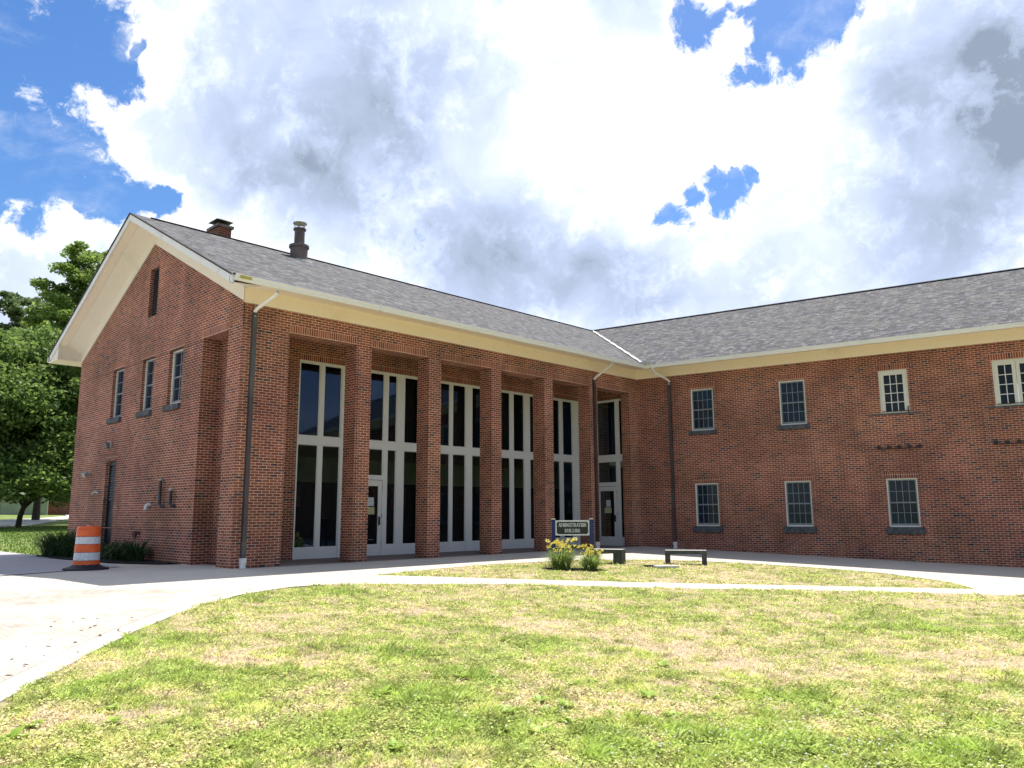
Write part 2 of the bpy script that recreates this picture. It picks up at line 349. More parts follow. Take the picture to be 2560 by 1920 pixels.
# ------------------------------------------------------------------ mesh helpers
TH = math.radians(10.972)
WING = Matrix.Rotation(TH, 4, 'Z')
def h(x, y=0):
    return -.034*min(max(x, 0), 14) + .0175*max(0, -x-16)
class MB:
    def __init__(s): s.v, s.f, s.uv = [], [], []
    def face(s, pts, uv=None):
        i = len(s.v); s.v += [tuple(p) for p in pts]; s.f.append(list(range(i, i+len(pts)))); s.uv.append(uv)
    def box(s, x0, x1, y0, y1, z0, z1, skip=''):
        P = [(x0,y0,z0),(x1,y0,z0),(x1,y1,z0),(x0,y1,z0),(x0,y0,z1),(x1,y0,z1),(x1,y1,z1),(x0,y1,z1)]
        F = {'b': (0,3,2,1), 't': (4,5,6,7), 's': (0,1,5,4), 'e': (1,2,6,5), 'n': (2,3,7,6), 'w': (3,0,4,7)}
        for k, q in F.items():
            if k not in skip: s.face([P[j] for j in q])
        return s
    def prism(s, poly, a, b):
        """poly: list of 3D points; extruded by vector b-a"""
        d = Vector(b)-Vector(a); n = len(poly); P = [Vector(p) for p in poly]; Q = [p+d for p in P]
        s.face(P[::-1]); s.face(Q)
        for i in range(n): s.face([P[i], P[(i+1) % n], Q[(i+1) % n], Q[i]])
        return s
    def tube(s, path, r, seg=10, cap=True):
        path = [Vector(p) for p in path]; rs = r if isinstance(r, (list, tuple)) else [r]*len(path)
        rings = []
        for i, p in enumerate(path):
            t = (path[min(i+1, len(path)-1)]-path[max(i-1, 0)]).normalized()
            a = t.cross(Vector((0, 0, 1)));
            if a.length < 1e-3: a = t.cross(Vector((1, 0, 0)))
            a.normalize(); b = t.cross(a)
            rings.append([p + (a*math.cos(2*math.pi*k/seg)+b*math.sin(2*math.pi*k/seg))*rs[i] for k in range(seg)])
        for i in range(len(rings)-1):
            for k in range(seg):
                s.face([rings[i][k], rings[i+1][k], rings[i+1][(k+1) % seg], rings[i][(k+1) % seg]][::-1])
        if cap: s.face(rings[0][::-1] if 0 else rings[0]); s.face(rings[-1][::-1])
        return s
    def lathe(s, prof, c=(0, 0, 0), seg=28):
        c = Vector(c)
        for i in range(len(prof)-1):
            (r0, z0), (r1, z1) = prof[i], prof[i+1]
            for k in range(seg):
                a, b = 2*math.pi*k/seg, 2*math.pi*(k+1)/seg
                q = [c+Vector((r0*math.cos(a), r0*math.sin(a), z0)), c+Vector((r0*math.cos(b), r0*math.sin(b), z0)),
                     c+Vector((r1*math.cos(b), r1*math.sin(b), z1)), c+Vector((r1*math.cos(a), r1*math.sin(a), z1))]
                if r0 < 1e-6: q = q[1:]
                elif r1 < 1e-6: q = q[:3]
                s.face(q)
        return s
    def build(s, name, m, parent=None, T=None, smooth=False, bevel=0, loc=None):
        me = bpy.data.meshes.new(name)
        # UVs before the transform, in metres
        V = [Vector(v) for v in s.v]; uvs = []
        for f, uv in zip(s.f, s.uv):
            if uv is not None: uvs += list(uv); continue
            n = Vector((0, 0, 0))
            for i in range(len(f)):
                a, b = V[f[i]], V[f[(i+1) % len(f)]]; n += a.cross(b)
            ax = max(range(3), key=lambda i: abs(n[i]))
            for i in f:
                p = V[i]; uvs.append((p.y, p.z) if ax == 0 else (p.x, p.z) if ax == 1 else (p.x, p.y))
        if T is not None: V = [T @ v for v in V]
        if loc is not None: V = [v-Vector(loc) for v in V]
        me.from_pydata([tuple(v) for v in V], [], s.f)
        ul = me.uv_layers.new(name='UVMap')
        ul.data.foreach_set('uv', np.array(uvs, dtype=np.float32).ravel())
        me.materials.append(m)
        if smooth or bevel:
            b = bmesh.new(); b.from_mesh(me); bmesh.ops.remove_doubles(b, verts=b.verts, dist=1e-5)
            bmesh.ops.recalc_face_normals(b, faces=b.faces)
            if bevel: bmesh.ops.bevel(b, geom=[e for e in b.edges if len(e.link_faces) == 2 and e.calc_face_angle(0) > .5], offset=bevel, segments=2, affect='EDGES')
            b.to_mesh(me); b.free()
            if smooth:
                me.shade_smooth()
                try: me.set_sharp_from_angle(angle=math.radians(40))
                except Exception: pass
        me.update()
        o = bpy.data.objects.new(name, me); COL.objects.link(o)
        if loc is not None: o.location = loc
        if parent is not None:
            o.parent = parent
            o.matrix_parent_inverse = Matrix.Identity(4)
            o.location = (Vector(loc) if loc is not None else Vector((0, 0, 0))) - wloc(parent)
        return o
def wloc(o):
    v = Vector(o.location)
    while o.parent: o = o.parent; v += Vector(o.location)
    return v
def tag(o, label, cat, group=None, kind=None):
    if label: o['label'] = label
    if cat: o['category'] = cat
    if group: o['group'] = group
    if kind: o['kind'] = kind
    return o
def thing(name, label, cat, loc=(0, 0, 0), group=None):
    o = bpy.data.objects.new(name, None); COL.objects.link(o); o.location = loc; o.empty_display_size = .3
    return tag(o, label, cat, group)
def clip(poly, fn):
    out = []
    for i in range(len(poly)):
        a, b = poly[i], poly[(i+1) % len(poly)]; fa, fb = fn(a), fn(b)
        if fa <= 0: out.append(a)
        if (fa < 0 < fb) or (fb < 0 < fa):
            k = fa/(fa-fb); out.append((a[0]+(b[0]-a[0])*k, a[1]+(b[1]-a[1])*k))
    return out
def wall(mb, axis, c, u0, u1, z0, z1, ops, t, limits=(), flip=False):
    """sheet of wall at axis=c from u0..u1, z0..z1 with openings (u0,u1,z0,z1[,depth]) and their reveals; t = default reveal depth (signed)"""
    us = sorted({u0, u1, *[o[0] for o in ops], *[o[1] for o in ops]}); zs = sorted({z0, z1, *[o[2] for o in ops], *[o[3] for o in ops]})
    P = (lambda u, z, d=0: (c+d, u, z)) if axis == 'x' else (lambda u, z, d=0: (u, c+d, z))
    for i in range(len(us)-1):
        for j in range(len(zs)-1):
            cu, cz = (us[i]+us[i+1])/2, (zs[j]+zs[j+1])/2
            if any(o[0] < cu < o[1] and o[2] < cz < o[3] for o in ops): continue
            poly = [(us[i], zs[j]), (us[i+1], zs[j]), (us[i+1], zs[j+1]), (us[i], zs[j+1])]
            for fn in limits: poly = clip(poly, fn) if poly else poly
            if len(poly) > 2: mb.face([P(*q) for q in poly])
    for o in ops:
        a, b, l, hh = o[:4]; d = o[4] if len(o) > 4 else t
        for (p, q) in (((a, l), (a, hh)), ((b, hh), (b, l)), ((a, hh), (b, hh)), ((b, l), (a, l))):
            mb.face([P(*p), P(*q), P(*q, d), P(*p, d)])
    return mb

# ------------------------------------------------------------------ ground sheets
def sheet(name, poly, m, dz=0, skirt=0, kind='structure', uvs=1):
    b = bmesh.new(); b.faces.new([b.verts.new((x, y, 0)) for x, y in poly])
    bmesh.ops.triangulate(b, faces=b.faces)
    for k in (0, 14, -16):
        bmesh.ops.bisect_plane(b, geom=b.verts[:]+b.edges[:]+b.faces[:], plane_co=(k, 0, 0), plane_no=(1, 0, 0))
    if skirt:
        be = [e for e in b.edges if len(e.link_faces) == 1]
        r = bmesh.ops.extrude_edge_only(b, edges=be)
        for v in [g for g in r['geom'] if isinstance(g, bmesh.types.BMVert)]: v.co.z -= skirt
    for v in b.verts: v.co.z += h(v.co.x)+dz
    ul = b.loops.layers.uv.new('UVMap')
    for f in b.faces:
        if f.normal.z < 0 and abs(f.normal.z) > .5: f.normal_flip()
        for l in f.loops: l[ul].uv = (l.vert.co.x, l.vert.co.y)
    me = bpy.data.meshes.new(name); b.to_mesh(me); b.free(); me.materials.append(m)
    o = bpy.data.objects.new(name, me); COL.objects.link(o); o['kind'] = kind
    return o
sheet('ground', [(-900, -900), (900, -900), (900, 900), (-900, 900)], M['groundgrass'], -.03)
LAWN = [(9.78,-23.44),(9.0,-22.85),(7.86,-21.99),(6.96,-21.25),(6.04,-20.4),(5.13,-19.44),(4.41,-18.52),(4.06,-17.7),(3.91,-17.26),(3.91,-16.57),(4.38,-15.55),(6.07,-13.3),(8.9,-10.67),(11.26,-8.18),(13.78,-5.99),(19,-2.2),(27,1),(34,-8),(34,-34),(22,-36),(13.5,-27.5)]
ISLE = [(2.98,-14.5),(2.6,-12.31),(2.48,-10.24),(2.75,-7.93),(3.13,-6.55),(4.13,-5.12),(5.3,-4.2),(6.72,-3.65),(8.4,-3.35),(10.01,-3.33),(11.98,-4.45),(12.76,-5.53),(10.93,-7.29),(8.38,-9.81),(5.35,-12.56),(4.05,-13.55)]
BAND = [(9.78,-23.44),(9.0,-22.85),(7.86,-21.99),(6.96,-21.25),(6.04,-20.4),(5.13,-19.44),(4.41,-18.52),(4.06,-17.7),(3.91,-17.26),(3.91,-16.57)]
# pavement around the building, its edge following the lawn and the island of grass
sheet('pavement', [(-40,-17.62),(-11.2,-17.62),(-10.6,-17.84),(-7.87,-17.9),(-4.5,-17.62),(-2.9,-17.0),(-2.9,-15),(-2.0,3),(45,14),(45,5),(19,-2.2)]
      + [(13.78,-5.99),(12.76,-5.53),(11.98,-4.45),(10.01,-3.33),(8.4,-3.35),(6.72,-3.65),(5.3,-4.2),(4.13,-5.12),(3.13,-6.55),(2.75,-7.93),(2.48,-10.24),(2.6,-12.31),(2.98,-14.5),(3.3,-15.2),(3.91,-16.57)]
      + BAND[::-1][1:] + [(13.5,-27.5),(22,-36),(20,-60),(-40,-60)], M['concrete'], .0, .05)
sheet('footpath', [(3.91,-16.57),(3.3,-15.2),(2.98,-14.5),(4.05,-13.55),(5.35,-12.56),(8.38,-9.81),(10.93,-7.29),(12.76,-5.53),(13.78,-5.99),(11.26,-8.18),(8.9,-10.67),(6.07,-13.3),(4.38,-15.55)], M['path'], -.006, .04)
def offs(P, d):
    out = []
    for i, p in enumerate(P):
        a = Vector(P[max(i-1, 0)]); b = Vector(P[min(i+1, len(P)-1)]); t = (b-a).normalized(); n = Vector((t.y, -t.x))
        q = Vector(p)-n*d; out.append((q.x, q.y))
    return out
o1 = offs(BAND, .32)
cx_, cy_ = 0, -24
if (Vector(o1[4])-Vector((0, -26))).length > (Vector(BAND[4])-Vector((0, -26))).length: o1 = offs(BAND, -.32)
sheet('brick_paving', o1[:8] + [(1.5,-21.4),(-4,-23),(-10,-30),(-2,-40),(10,-38),(12,-27)], M['paver'], .004)
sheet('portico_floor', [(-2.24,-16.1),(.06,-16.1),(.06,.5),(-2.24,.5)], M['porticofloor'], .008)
sheet('lawn_edge', BAND+[(3.97,-15.9)]+[(3.995,-15.9)]+[(x+.022, y-.012) for x, y in BAND[::-1]], M['rubber'], .004)
sheet('side_pavement', [(-40,-17.66),(-11.0,-17.66),(-7.6,-18.02),(-3.4,-17.86),(-2.75,-18.02),(-2.14,-19.45),(-1.62,-20.82),(-9,-30),(-40,-30)], M['concreteb'], .004)
sheet('pavement_joint', [(-1.62,-20.82),(-2.14,-19.45),(-2.75,-18.02),(-2.85,-18.03),(-2.25,-19.46),(-1.74,-20.85)], M['rubber'], .008)
sheet('planting_bed', [(-11.4,-16.45),(-10.6,-17.84),(-7.87,-17.9),(-4.5,-17.62),(-2.9,-17.0),(-2.7,-16.5)], M['mulch'], .03)
sheet('road', [(-42.83,-11.3),(-45.69,-9.19),(-53.66,-5.76),(-69.45,.62),(-95,12),(-140,24),(-140,20),(-84.74,5.16),(-72.4,-1.36),(-68.14,-5.47),(-62,-16),(-60,-30),(-40,-30)], M['asphalt'], .006)

# lawn sheet with mottled tones (patches of dry and green turf)
GREEN = [(7.49,-21.64,.8),(9.7,-22.78,.9),(9.52,-21.97,.7),(10.01,-19.58,.8),(10.91,-17.9,.9),(12.21,-20.76,.6),(13.14,-21.12,.6),(5.1,-16.89,.8),(5.03,-18.83,.7),(12.03,-19.58,.5),(13.43,-12.27,1.5),(14.88,-19.64,.6),(15.94,-18.49,.7),(14.19,-20.7,.5),(14.38,-19.96,.4),(14.54,-18.21,.4),(17,-16,1.5)]
DRY = [(7.75,-20.43,.9),(9.52,-20.72,.8),(11.92,-22.93,.5),(11.01,-22.88,.5),(10.94,-21.34,.6),(7.61,-17.02,1),(7.09,-15.19,1),(11.11,-16.77,.9),(12.28,-16.65,1),(13.76,-16.99,.9),(12.82,-13.04,1.2),(14.44,-13.29,1.2),(13.44,-19.76,.5),(8.44,-7.03,1),(13.58,-8.43,1),(13.64,-19.13,.5),(11.87,-22.55,.4),(5.73,-10.65,.5)]
def vnoise(x, y, s, seed=0):
    """vectorised value noise"""
    X, Y = x*s+seed*17.3, y*s-seed*9.1
    xi, yi = np.floor(X).astype(np.int64), np.floor(Y).astype(np.int64); fx, fy = X-xi, Y-yi
    fx, fy = fx*fx*(3-2*fx), fy*fy*(3-2*fy)
    def hh(a, b):
        k = (a*374761393 + b*668265263 + seed*1442695) & 0xffffffff
        k = ((k ^ (k >> 13))*1274126177) & 0xffffffff
        return ((k ^ (k >> 16)) & 0xffff)/65535.
    return (hh(xi, yi)*(1-fx)+hh(xi+1, yi)*fx)*(1-fy)+(hh(xi, yi+1)*(1-fx)+hh(xi+1, yi+1)*fx)*fy
def fbm(x, y, s, seed=0, o=4):
    a, t, k = 0, 0, 1.
    for i in range(o): a = a+vnoise(x, y, s*2**i, seed+i)*k; t += k; k *= .55
    return a/t
def fields(x, y):
    g = np.zeros_like(x); d = np.zeros_like(x)
    wx, wy = x+(fbm(x, y, .9, 5)-.5)*1.6, y+(fbm(x, y, .9, 9)-.5)*1.6
    for (a, b, r) in GREEN: g = np.maximum(g, np.exp(-((wx-a)**2+(wy-b)**2)/(r*r)))
    for (a, b, r) in DRY: d = np.maximum(d, np.exp(-((wx-a)**2+(wy-b)**2)/(r*r)))
    n = fbm(x, y, .7, 3, 5); n2 = fbm(x, y, 3.1, 21, 4)
    n3 = fbm(x, y, 9., 55, 3)
    dry = np.clip(.50+d*.34-g*.44+(n-.5)*1.2+(n2-.5)*1.5+(n3-.5)*1.5, 0, 1)
    return g, dry
def tones(x, y, rnd, straw=(.80,.655,.43), mid=(.64,.65,.225), grn=(.42,.51,.125), lush=(.38,.56,.11)):
    g, dry = fields(x, y)
    dd = np.clip(dry+(rnd-.5)*.75, 0, 1)[:, None]
    A, B_, C_, L = [np.array(c) for c in (straw, mid, grn, lush)]
    c = np.where(dd > .5, B_+(A-B_)*(dd-.5)*2, C_+(B_-C_)*dd*2)
    c = c+(L-c)*(np.clip(g*1.1-.3, 0, 1)*.4)[:, None]
    return c, dry, g
def inpoly(x, y, P):
    c = np.zeros(x.shape, bool); n = len(P)
    for i in range(n):
        x0, y0 = P[i]; x1, y1 = P[(i+1) % n]
        if y0 == y1: continue
        k = ((y0 > y) != (y1 > y)) & (x < (x1-x0)*(y-y0)/(y1-y0)+x0); c ^= k
    return c
def hv(x): return -.034*np.clip(x, 0, 14)+.0175*np.maximum(0, -x-16)
def lawn_sheet():
    nx, ny = 330, 370; x = np.linspace(2, 35, nx); y = np.linspace(-37, 0, ny)
    X, Y = np.meshgrid(x, y); X, Y = X.ravel(), Y.ravel()
    Z = hv(X)-.012+(fbm(X, Y, 1.2, 2)-.5)*.02
    me = bpy.data.meshes.new('lawn')
    i = np.arange(nx*ny).reshape(ny, nx)
    q = np.stack([i[:-1, :-1], i[:-1, 1:], i[1:, 1:], i[1:, :-1]], -1).reshape(-1, 4)
    cx, cy = X[q].mean(1), Y[q].mean(1)
    q = q[inpoly(cx, cy, BIGL) | inpoly(cx, cy, BIGI)]
    me.from_pydata(np.stack([X, Y, Z], 1).tolist(), [], q.tolist())
    c, dry, g = tones(X, Y, RNG.random(len(X))*.3+.35)
    k_ = np.clip((dry-.25)*1.6, 0, 1)[:, None]; c = c*.3+(np.array((.20, .19, .08))*(1-k_)+np.array((.56, .41, .28))*k_)*.7
    at = me.attributes.new('tone', 'FLOAT_COLOR', 'POINT')
    at.data.foreach_set('color', np.concatenate([c, np.ones((len(c), 1))], 1).astype(np.float32).ravel())
    me.materials.append(M['lawn']); o = bpy.data.objects.new('lawn', me); COL.objects.link(o); o['kind'] = 'structure'
def grow(P, d):
    c = Vector((sum(p[0] for p in P)/len(P), sum(p[1] for p in P)/len(P))); out = []
    for p in P:
        v = Vector(p)-c; out.append(tuple(c+v*(1+d/max(v.length, 1))))
    return out
BIGL, BIGI = grow(LAWN, .6), grow(ISLE, .5)
lawn_sheet()

def np_mesh(name, V, nper, tone, m, loops_per=None):
    """V: (n, nper, 3) vertices of one polygon each"""
    n = len(V); me = bpy.data.meshes.new(name)
    me.vertices.add(n*nper); me.vertices.foreach_set('co', V.astype(np.float32).ravel())
    me.loops.add(n*nper); me.loops.foreach_set('vertex_index', np.arange(n*nper, dtype=np.int32))
    me.polygons.add(n); me.polygons.foreach_set('loop_start', np.arange(0, n*nper, nper, dtype=np.int32))
    me.polygons.foreach_set('loop_total', np.full(n, nper, dtype=np.int32))
    me.update(calc_edges=True)
    if tone is not None:
        at = me.attributes.new('tone', 'FLOAT_COLOR', 'POINT')
        c = np.repeat(np.concatenate([tone, np.ones((n, 1))], 1), nper, 0)
        at.data.foreach_set('color', c.astype(np.float32).ravel())
    me.materials.append(m); return me
def scatter(P, dens_fn, xr, yr, cell=1.0):
    X, Y = [], []
    for cx in np.arange(xr[0], xr[1], cell):
        for cy in np.arange(yr[0], yr[1], cell):
            d = math.hypot(cx+.5-CAM.x, cy+.5-CAM.y)
            n = int(dens_fn(d, cx+.5, cy+.5)*cell*cell)
            if n <= 0: continue
            X.append(cx+RNG.random(n)*cell); Y.append(cy+RNG.random(n)*cell)
    X, Y = np.concatenate(X), np.concatenate(Y)
    # uneven outer edge so that turf creeps over the concrete
    k = np.zeros(len(X), bool); jx, jy = X+(fbm(X, Y, 2.5, 31)-.5)*.35, Y+(fbm(X, Y, 2.5, 37)-.5)*.35
    for p in P: k |= inpoly(jx, jy, p)
    return X[k], Y[k]
def dens(d, x, y):
    # the part of the lawn the picture shows gets the most
    v = Vector((x-CAM.x, y-CAM.y)); f = Vector((fwd.x, fwd.y)).normalized()
    dep = v.dot(f); lat = abs(v.x*f.y-v.y*f.x)
    if dep < 2.5: return 250 if d < 12 else 60
    inside = lat < dep*.75+1
    if not inside: return 200 if d < 14 else 60
    return 5200 if d < 7.5 else 3400 if d < 10 else 1700 if d < 14 else 900 if d < 19 else 500
X, Y = scatter([LAWN, ISLE], dens, (2, 32), (-34, 0))
n = len(X); rnd = RNG.random(n)
tone, dry, gg = tones(X, Y, rnd)
tone = tone*(.60+.80*RNG.random((n, 1)))*np.clip(1.04+(fbm(X, Y, 6, 71, 3)-.5)*1.6, .55, 1.25)[:, None]
dist = np.hypot(X-CAM.x, Y-CAM.y); dark = fbm(X, Y, 5, 44)
L = (.024+.036*RNG.random(n))*(1-.35*dry)*(1+.5*gg)*np.clip((dark-.5)*3+1, .5, 1.9)
Wd = (.0035+.0035*RNG.random(n))*np.clip(dist/9, 1, 2.4)
keep = RNG.random(n) > np.clip((dry-.55)*1.5, .08, .78)
az = RNG.random(n)*2*np.pi; lean = .35+.9*RNG.random(n)
ca, sa = np.cos(az), np.sin(az)
Z = hv(X)-.01
base = np.stack([X, Y, Z], 1)
side = np.stack([-sa, ca, np.zeros(n)], 1)*Wd[:, None]
tipd = np.stack([ca*np.sin(lean), sa*np.sin(lean), np.cos(lean)], 1)*L[:, None]
V = np.stack([base-side, base+side, base+side*.7+tipd*.6, base+tipd+np.stack([ca, sa, -.4*np.ones(n)], 1)*L[:, None]*.18], 1)
me = np_mesh('grass', V[keep], 4, tone[keep], M['blade'])
o = bpy.data.objects.new('grass', me); COL.objects.link(o); tag(o, 'patchy mown lawn grass, green in places and dry in others', 'grass', kind='stuff')
# clover and small flat leaves
def cd_(d, x, y): return dens(d, x, y)*(.42 if d < 14 else .25)
X, Y = scatter([LAWN, ISLE], cd_, (2, 32), (-34, 0)); n = len(X)
cl = fbm(X, Y, .8, 61) + .35*np.exp(-((X-15)**2+(Y+19.5)**2)/4.5)+.15*np.exp(-((X-12.5)**2+(Y+20.5)**2)/4)
k = RNG.random(n) < np.clip((cl-.42)*4, .04, 1); X, Y = X[k], Y[k]; n = len(X)
t_, dry, gg = tones(X, Y, RNG.random(n)*.5, mid=(.56, .58, .19), grn=(.38, .46, .11))
t_ = t_*(.6+.75*RNG.random((n, 1)))
dist = np.hypot(X-CAM.x, Y-CAM.y)
sz = (.008+.011*RNG.random(n))*np.clip(dist/10, 1, 1.8)
az = RNG.random(n)*2*np.pi; nrm = np.stack([(RNG.random(n)-.5)*1.1, (RNG.random(n)-.5)*1.1, np.ones(n)], 1); nrm /= np.linalg.norm(nrm, axis=1)[:, None]
a = np.stack([np.cos(az), np.sin(az), np.zeros(n)], 1); a -= nrm*(a*nrm).sum(1)[:, None]; b_ = np.cross(nrm, a)
base = np.stack([X, Y, hv(X)+.006+.03*RNG.random(n)], 1); s_ = sz[:, None]
V = np.stack([base-a*s_, base-b_*s_*.8, base+a*s_, base+b_*s_*.8], 1)
me = np_mesh('clover_leaves', V, 4, t_, M['blade'])
o = bpy.data.objects.new('clover_leaves', me); COL.objects.link(o); tag(o, 'small round clover leaves scattered through the mown lawn', 'clover', kind='stuff')
# clover heads
V = []
for i in range(300):
    x, y = (RNG.normal(15.3, .9), RNG.normal(-18.9, 1.0)) if i % 3 else (RNG.normal(14.3, 1.2), RNG.normal(-20.2, .6))
    if not inpoly(np.array([x]), np.array([y]), LAWN)[0]: continue
    r = .006+.007*RNG.random(); c = np.array([x, y, h(x)+.035+.02*RNG.random()])
    pts = [c+np.array(q)*r for q in ((1,0,0),(0,1,0),(-1,0,0),(0,-1,0))]; tp, bt = c+np.array((0,0,.9))*r, c-np.array((0,0,.6))*r
    for j in range(4): V += [[pts[j], pts[(j+1) % 4], tp], [pts[(j+1) % 4], pts[j], bt]]
me = np_mesh('clover_flowers', np.array(V), 3, None, M['clover'])
o = bpy.data.objects.new('clover_flowers', me); COL.objects.link(o); tag(o, 'tiny white clover flower heads dotted over the right part of the lawn', 'flowers', kind='stuff')
# lawn behind the corner of the building, on the left
def far_dens(d, x, y): return 36 if x > -45 and y > -20 and y < 6 else 0
FARL = [(-48, -12), (-42.8, -12.5), (-40, -17.7), (-11.5, -17.7), (-12.3, -16), (-12.3, 4), (-46, 4), (-60, 0)]
XX, YY = [], []
n = 26000; X = RNG.uniform(-46, -11.5, n); Y = RNG.uniform(-17.7, 2, n); k = inpoly(X, Y, [(-42, -11.8), (-40, -17.62), (-11.3, -17.62), (-12, -16), (-12, 2), (-46, 2), (-46, -9)]); X, Y = X[k], Y[k]; n = len(X)
Ln = .06+.07*RNG.random(n); az = RNG.random(n)*6.28; base = np.stack([X, Y, hv(X)-.03], 1)
sd = np.stack([-np.sin(az), np.cos(az), 0*az], 1)*.02; tp = np.stack([np.cos(az)*.4, np.sin(az)*.4, np.ones(n)], 1)*Ln[:, None]
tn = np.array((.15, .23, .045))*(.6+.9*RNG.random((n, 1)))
me = np_mesh('side_grass', np.stack([base-sd, base+sd, base+tp], 1), 3, tn, M['blade'])
o = bpy.data.objects.new('side_grass', me); COL.objects.link(o); tag(o, 'shaded grass between the brick corner and the road on the left', 'grass', kind='stuff')

# ------------------------------------------------------------------ building
B = thing('brick_building', 'L-shaped two storey red brick building with portico columns, cream eaves and grey shingle roof', 'building', (-.5, -1, 0))
W_, L_ = 11.85, 16.53
ZS, ZO = 6.47, 5.88
RZ, RX, SL = 10.2, -5.925, .495
def roofz(x): return RZ-SL*abs(x-RX)
OPS = [(-15.25,-13.18),(-12.68,-10.6),(-10.11,-8.0),(-7.54,-5.47),(-5.0,-2.98),(-2.51,-.52)]
XB = -2.175

# gable wall
WG = [(-8.66,-7.72),(-6.26,-5.38),(-4.31,-3.41)]
ops = [(a, b, 4.28, 5.86, .14) for a, b in WG] + [(-6.14,-5.48,7.12,8.66,.13), (-8.68,-7.80,-.5,2.93,.17), (-2.175,-.76,-.6,ZO,.53)]
mb = MB()
lim = [lambda q: q[1]-(roofz(q[0])-.42)]
wall(mb, 'y', -L_, -W_, 0, -.6, 9.9, ops, .14, lim)
mb.face([(0,-L_,ZO), (0,-L_+.02,ZO), (0,-L_+.02,6.9), (0,-L_,6.9)])
mb.build('gable_wall', M['brick'], B)
MB().box(-2.175, -.757, -16.0, -15.8, -.6, 6.0).build('niche_wall', M['brick'], B)
# portico back wall (brick part, band above the glazing)
mb = MB()
wall(mb, 'x', XB, -16.0, 1.0, -.6, 6.46, [(-13.64, -.30, -.02, 5.72)], -.12)
mb.build('portico_wall', M['brick'], B)
mb = MB(); wall(mb, 'y', -.30, XB-.1, 0, -.6, 6.46, [(XB-.2, -.36, -.02, 5.72)], .1); mb.build('portico_end_wall', M['brick'], B)
# soldier courses over the glazing
s_ = MB(); s_.box(XB-.05, XB+.004, -13.64, -.31, 5.722, 5.925); s_.build('soldier_course', M['soldier'], B)
s_ = MB(); s_.box(XB+.01, -.36, -.305, -.25, 5.722, 5.925); s_.build('soldier_course', M['soldier'], B)
# beam over the columns
mb = MB(); mb.box(-.53, 0, -L_+.004, 1.2, ZO, 6.46)
mb.build('portico_beam', M['brick'], B)
for a, b in OPS:
    MB().box(-.5, .004, a+.002, b-.002, ZO-.001, ZO+.205).build('soldier_course', M['soldier'], B)
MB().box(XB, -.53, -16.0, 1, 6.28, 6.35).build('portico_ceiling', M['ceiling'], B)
# corner pier and columns
MB().box(-.757, 0, -L_+.003, -15.25, -.6, ZO, 'tb').build('corner_pier', M['brick'], B)
for i in range(5):
    MB().box(-.53, 0, OPS[i][1], OPS[i+1][0], -.6, ZO, 'tb').build('column', M['brick'], B)
MB().box(-.40, 0, -.52, 1.0, -.6, ZO, 'tb').build('end_pier', M['brick'], B)
MB().box(-.06, .012, OPS[0][1]-.0+.06, OPS[0][1]+.075, 0, 5.8).build('column_joint', M['downspout'], B)
# soldier courses on the gable windows, niche and door
for a, b, z in [(*WG[0],5.86),(*WG[1],5.86),(*WG[2],5.86),(-2.175-.1,-.76+.1,ZO),(-8.68,-7.80,2.93)]:
    MB().box(a-.05, b+.05, -L_-.004, -L_+.02, z+.002, z+.205).build('soldier_course', M['soldier'], B)
MB().box(-11.85, -2.2, -L_-.004, -L_+.02, 5.80, 5.822).build('control_joint', M['iron'], B)
MB().box(-9.5, -2.6, -L_-.022, -L_+.02, .87, .885).build('ledge', M['brick'], B)
# side and rear walls
mb = MB(); mb.box(-W_, -W_+.2, -L_+.01, 14, -.6, 6.7); mb.build('rear_wall', M['brick'], B)

# --- right wing front wall (local frame: x along the wing, -y outward)
UW = [(2.20,3.073,4.279,5.853),(5.477,6.371,4.279,5.853),(8.753,9.620,4.452,5.884),(12.01,13.25,4.452,5.884)]
LW = [(2.226,3.110,.765,2.322),(5.480,6.367,.765,2.322),(8.734,9.644,.765,2.322),(12.53,13.44,.765,2.30),(15.8,16.7,.765,2.3)]
UW.append((15.7,16.6,4.279,5.853))
mb = MB(); wall(mb, 'y', 0, .0, 32, -1.4, 6.9, [(*q, .11) for q in UW+LW], .11)
mb.build('wing_wall', M['brick'], B, WING)
for (a, b, l, t) in UW+LW:
    MB().box(a-.09, b+.09, -.004, .02, t+.002, t+.205).build('soldier_course', M['soldier'], B, WING)
for (a, b, l, t) in LW[:4]:
    MB().box(a-.1, b+.12, -.09, .03, l-.225, l-.004).build('sill', M['sill'], B, WING, bevel=.015)
for (a, b, l, t) in UW[:2]:
    MB().box(a-.12, b+.09, -.07, .03, l-.16, l-.004).build('sill', M['sill'], B, WING, bevel=.012)
for (a, b) in WG:
    MB().box(a-.12, b+.03, -L_-.07, -L_+.1, 4.12, 4.276).build('sill', M['sill'], B, bevel=.012)
for x in (3.23, 9.72):
    MB().box(x, x+.012, -.006, .02, -1.2, 6.4).build('control_joint', M['iron'], B, WING)
PALE = mottled('pale_mortar', (.32, .22, .17), (.24, .16, .12), 9)
# infilled balcony openings with the cut iron brackets under them
for (a, b) in ((8.42, 9.94), (11.73, 13.6)):
    MB().box(a, b, -.005, .02, 3.34, 4.40).build('infill_panel', M['infill'], B, WING)
    for e0 in (a-.022, b):
        MB().box(e0, e0+.022, -.007, .02, 3.34, 4.42).build('mortar_joint', PALE, B, WING)
    MB().box(a-.02, b+.02, -.012, .02, 4.405, 4.452).build('sill', M['sill'], B, WING)
    br = MB().box(a+.12, b-.06, -.06, .02, 3.27, 3.30).build('angle_iron', M['iron'], B, WING)
    k = a+.13
    while k < b-.08:
        MB().box(k, k+.11, -.07, .02, 3.305, 3.385).build('cut_bracket', M['blackiron'], B, WING); k += .30

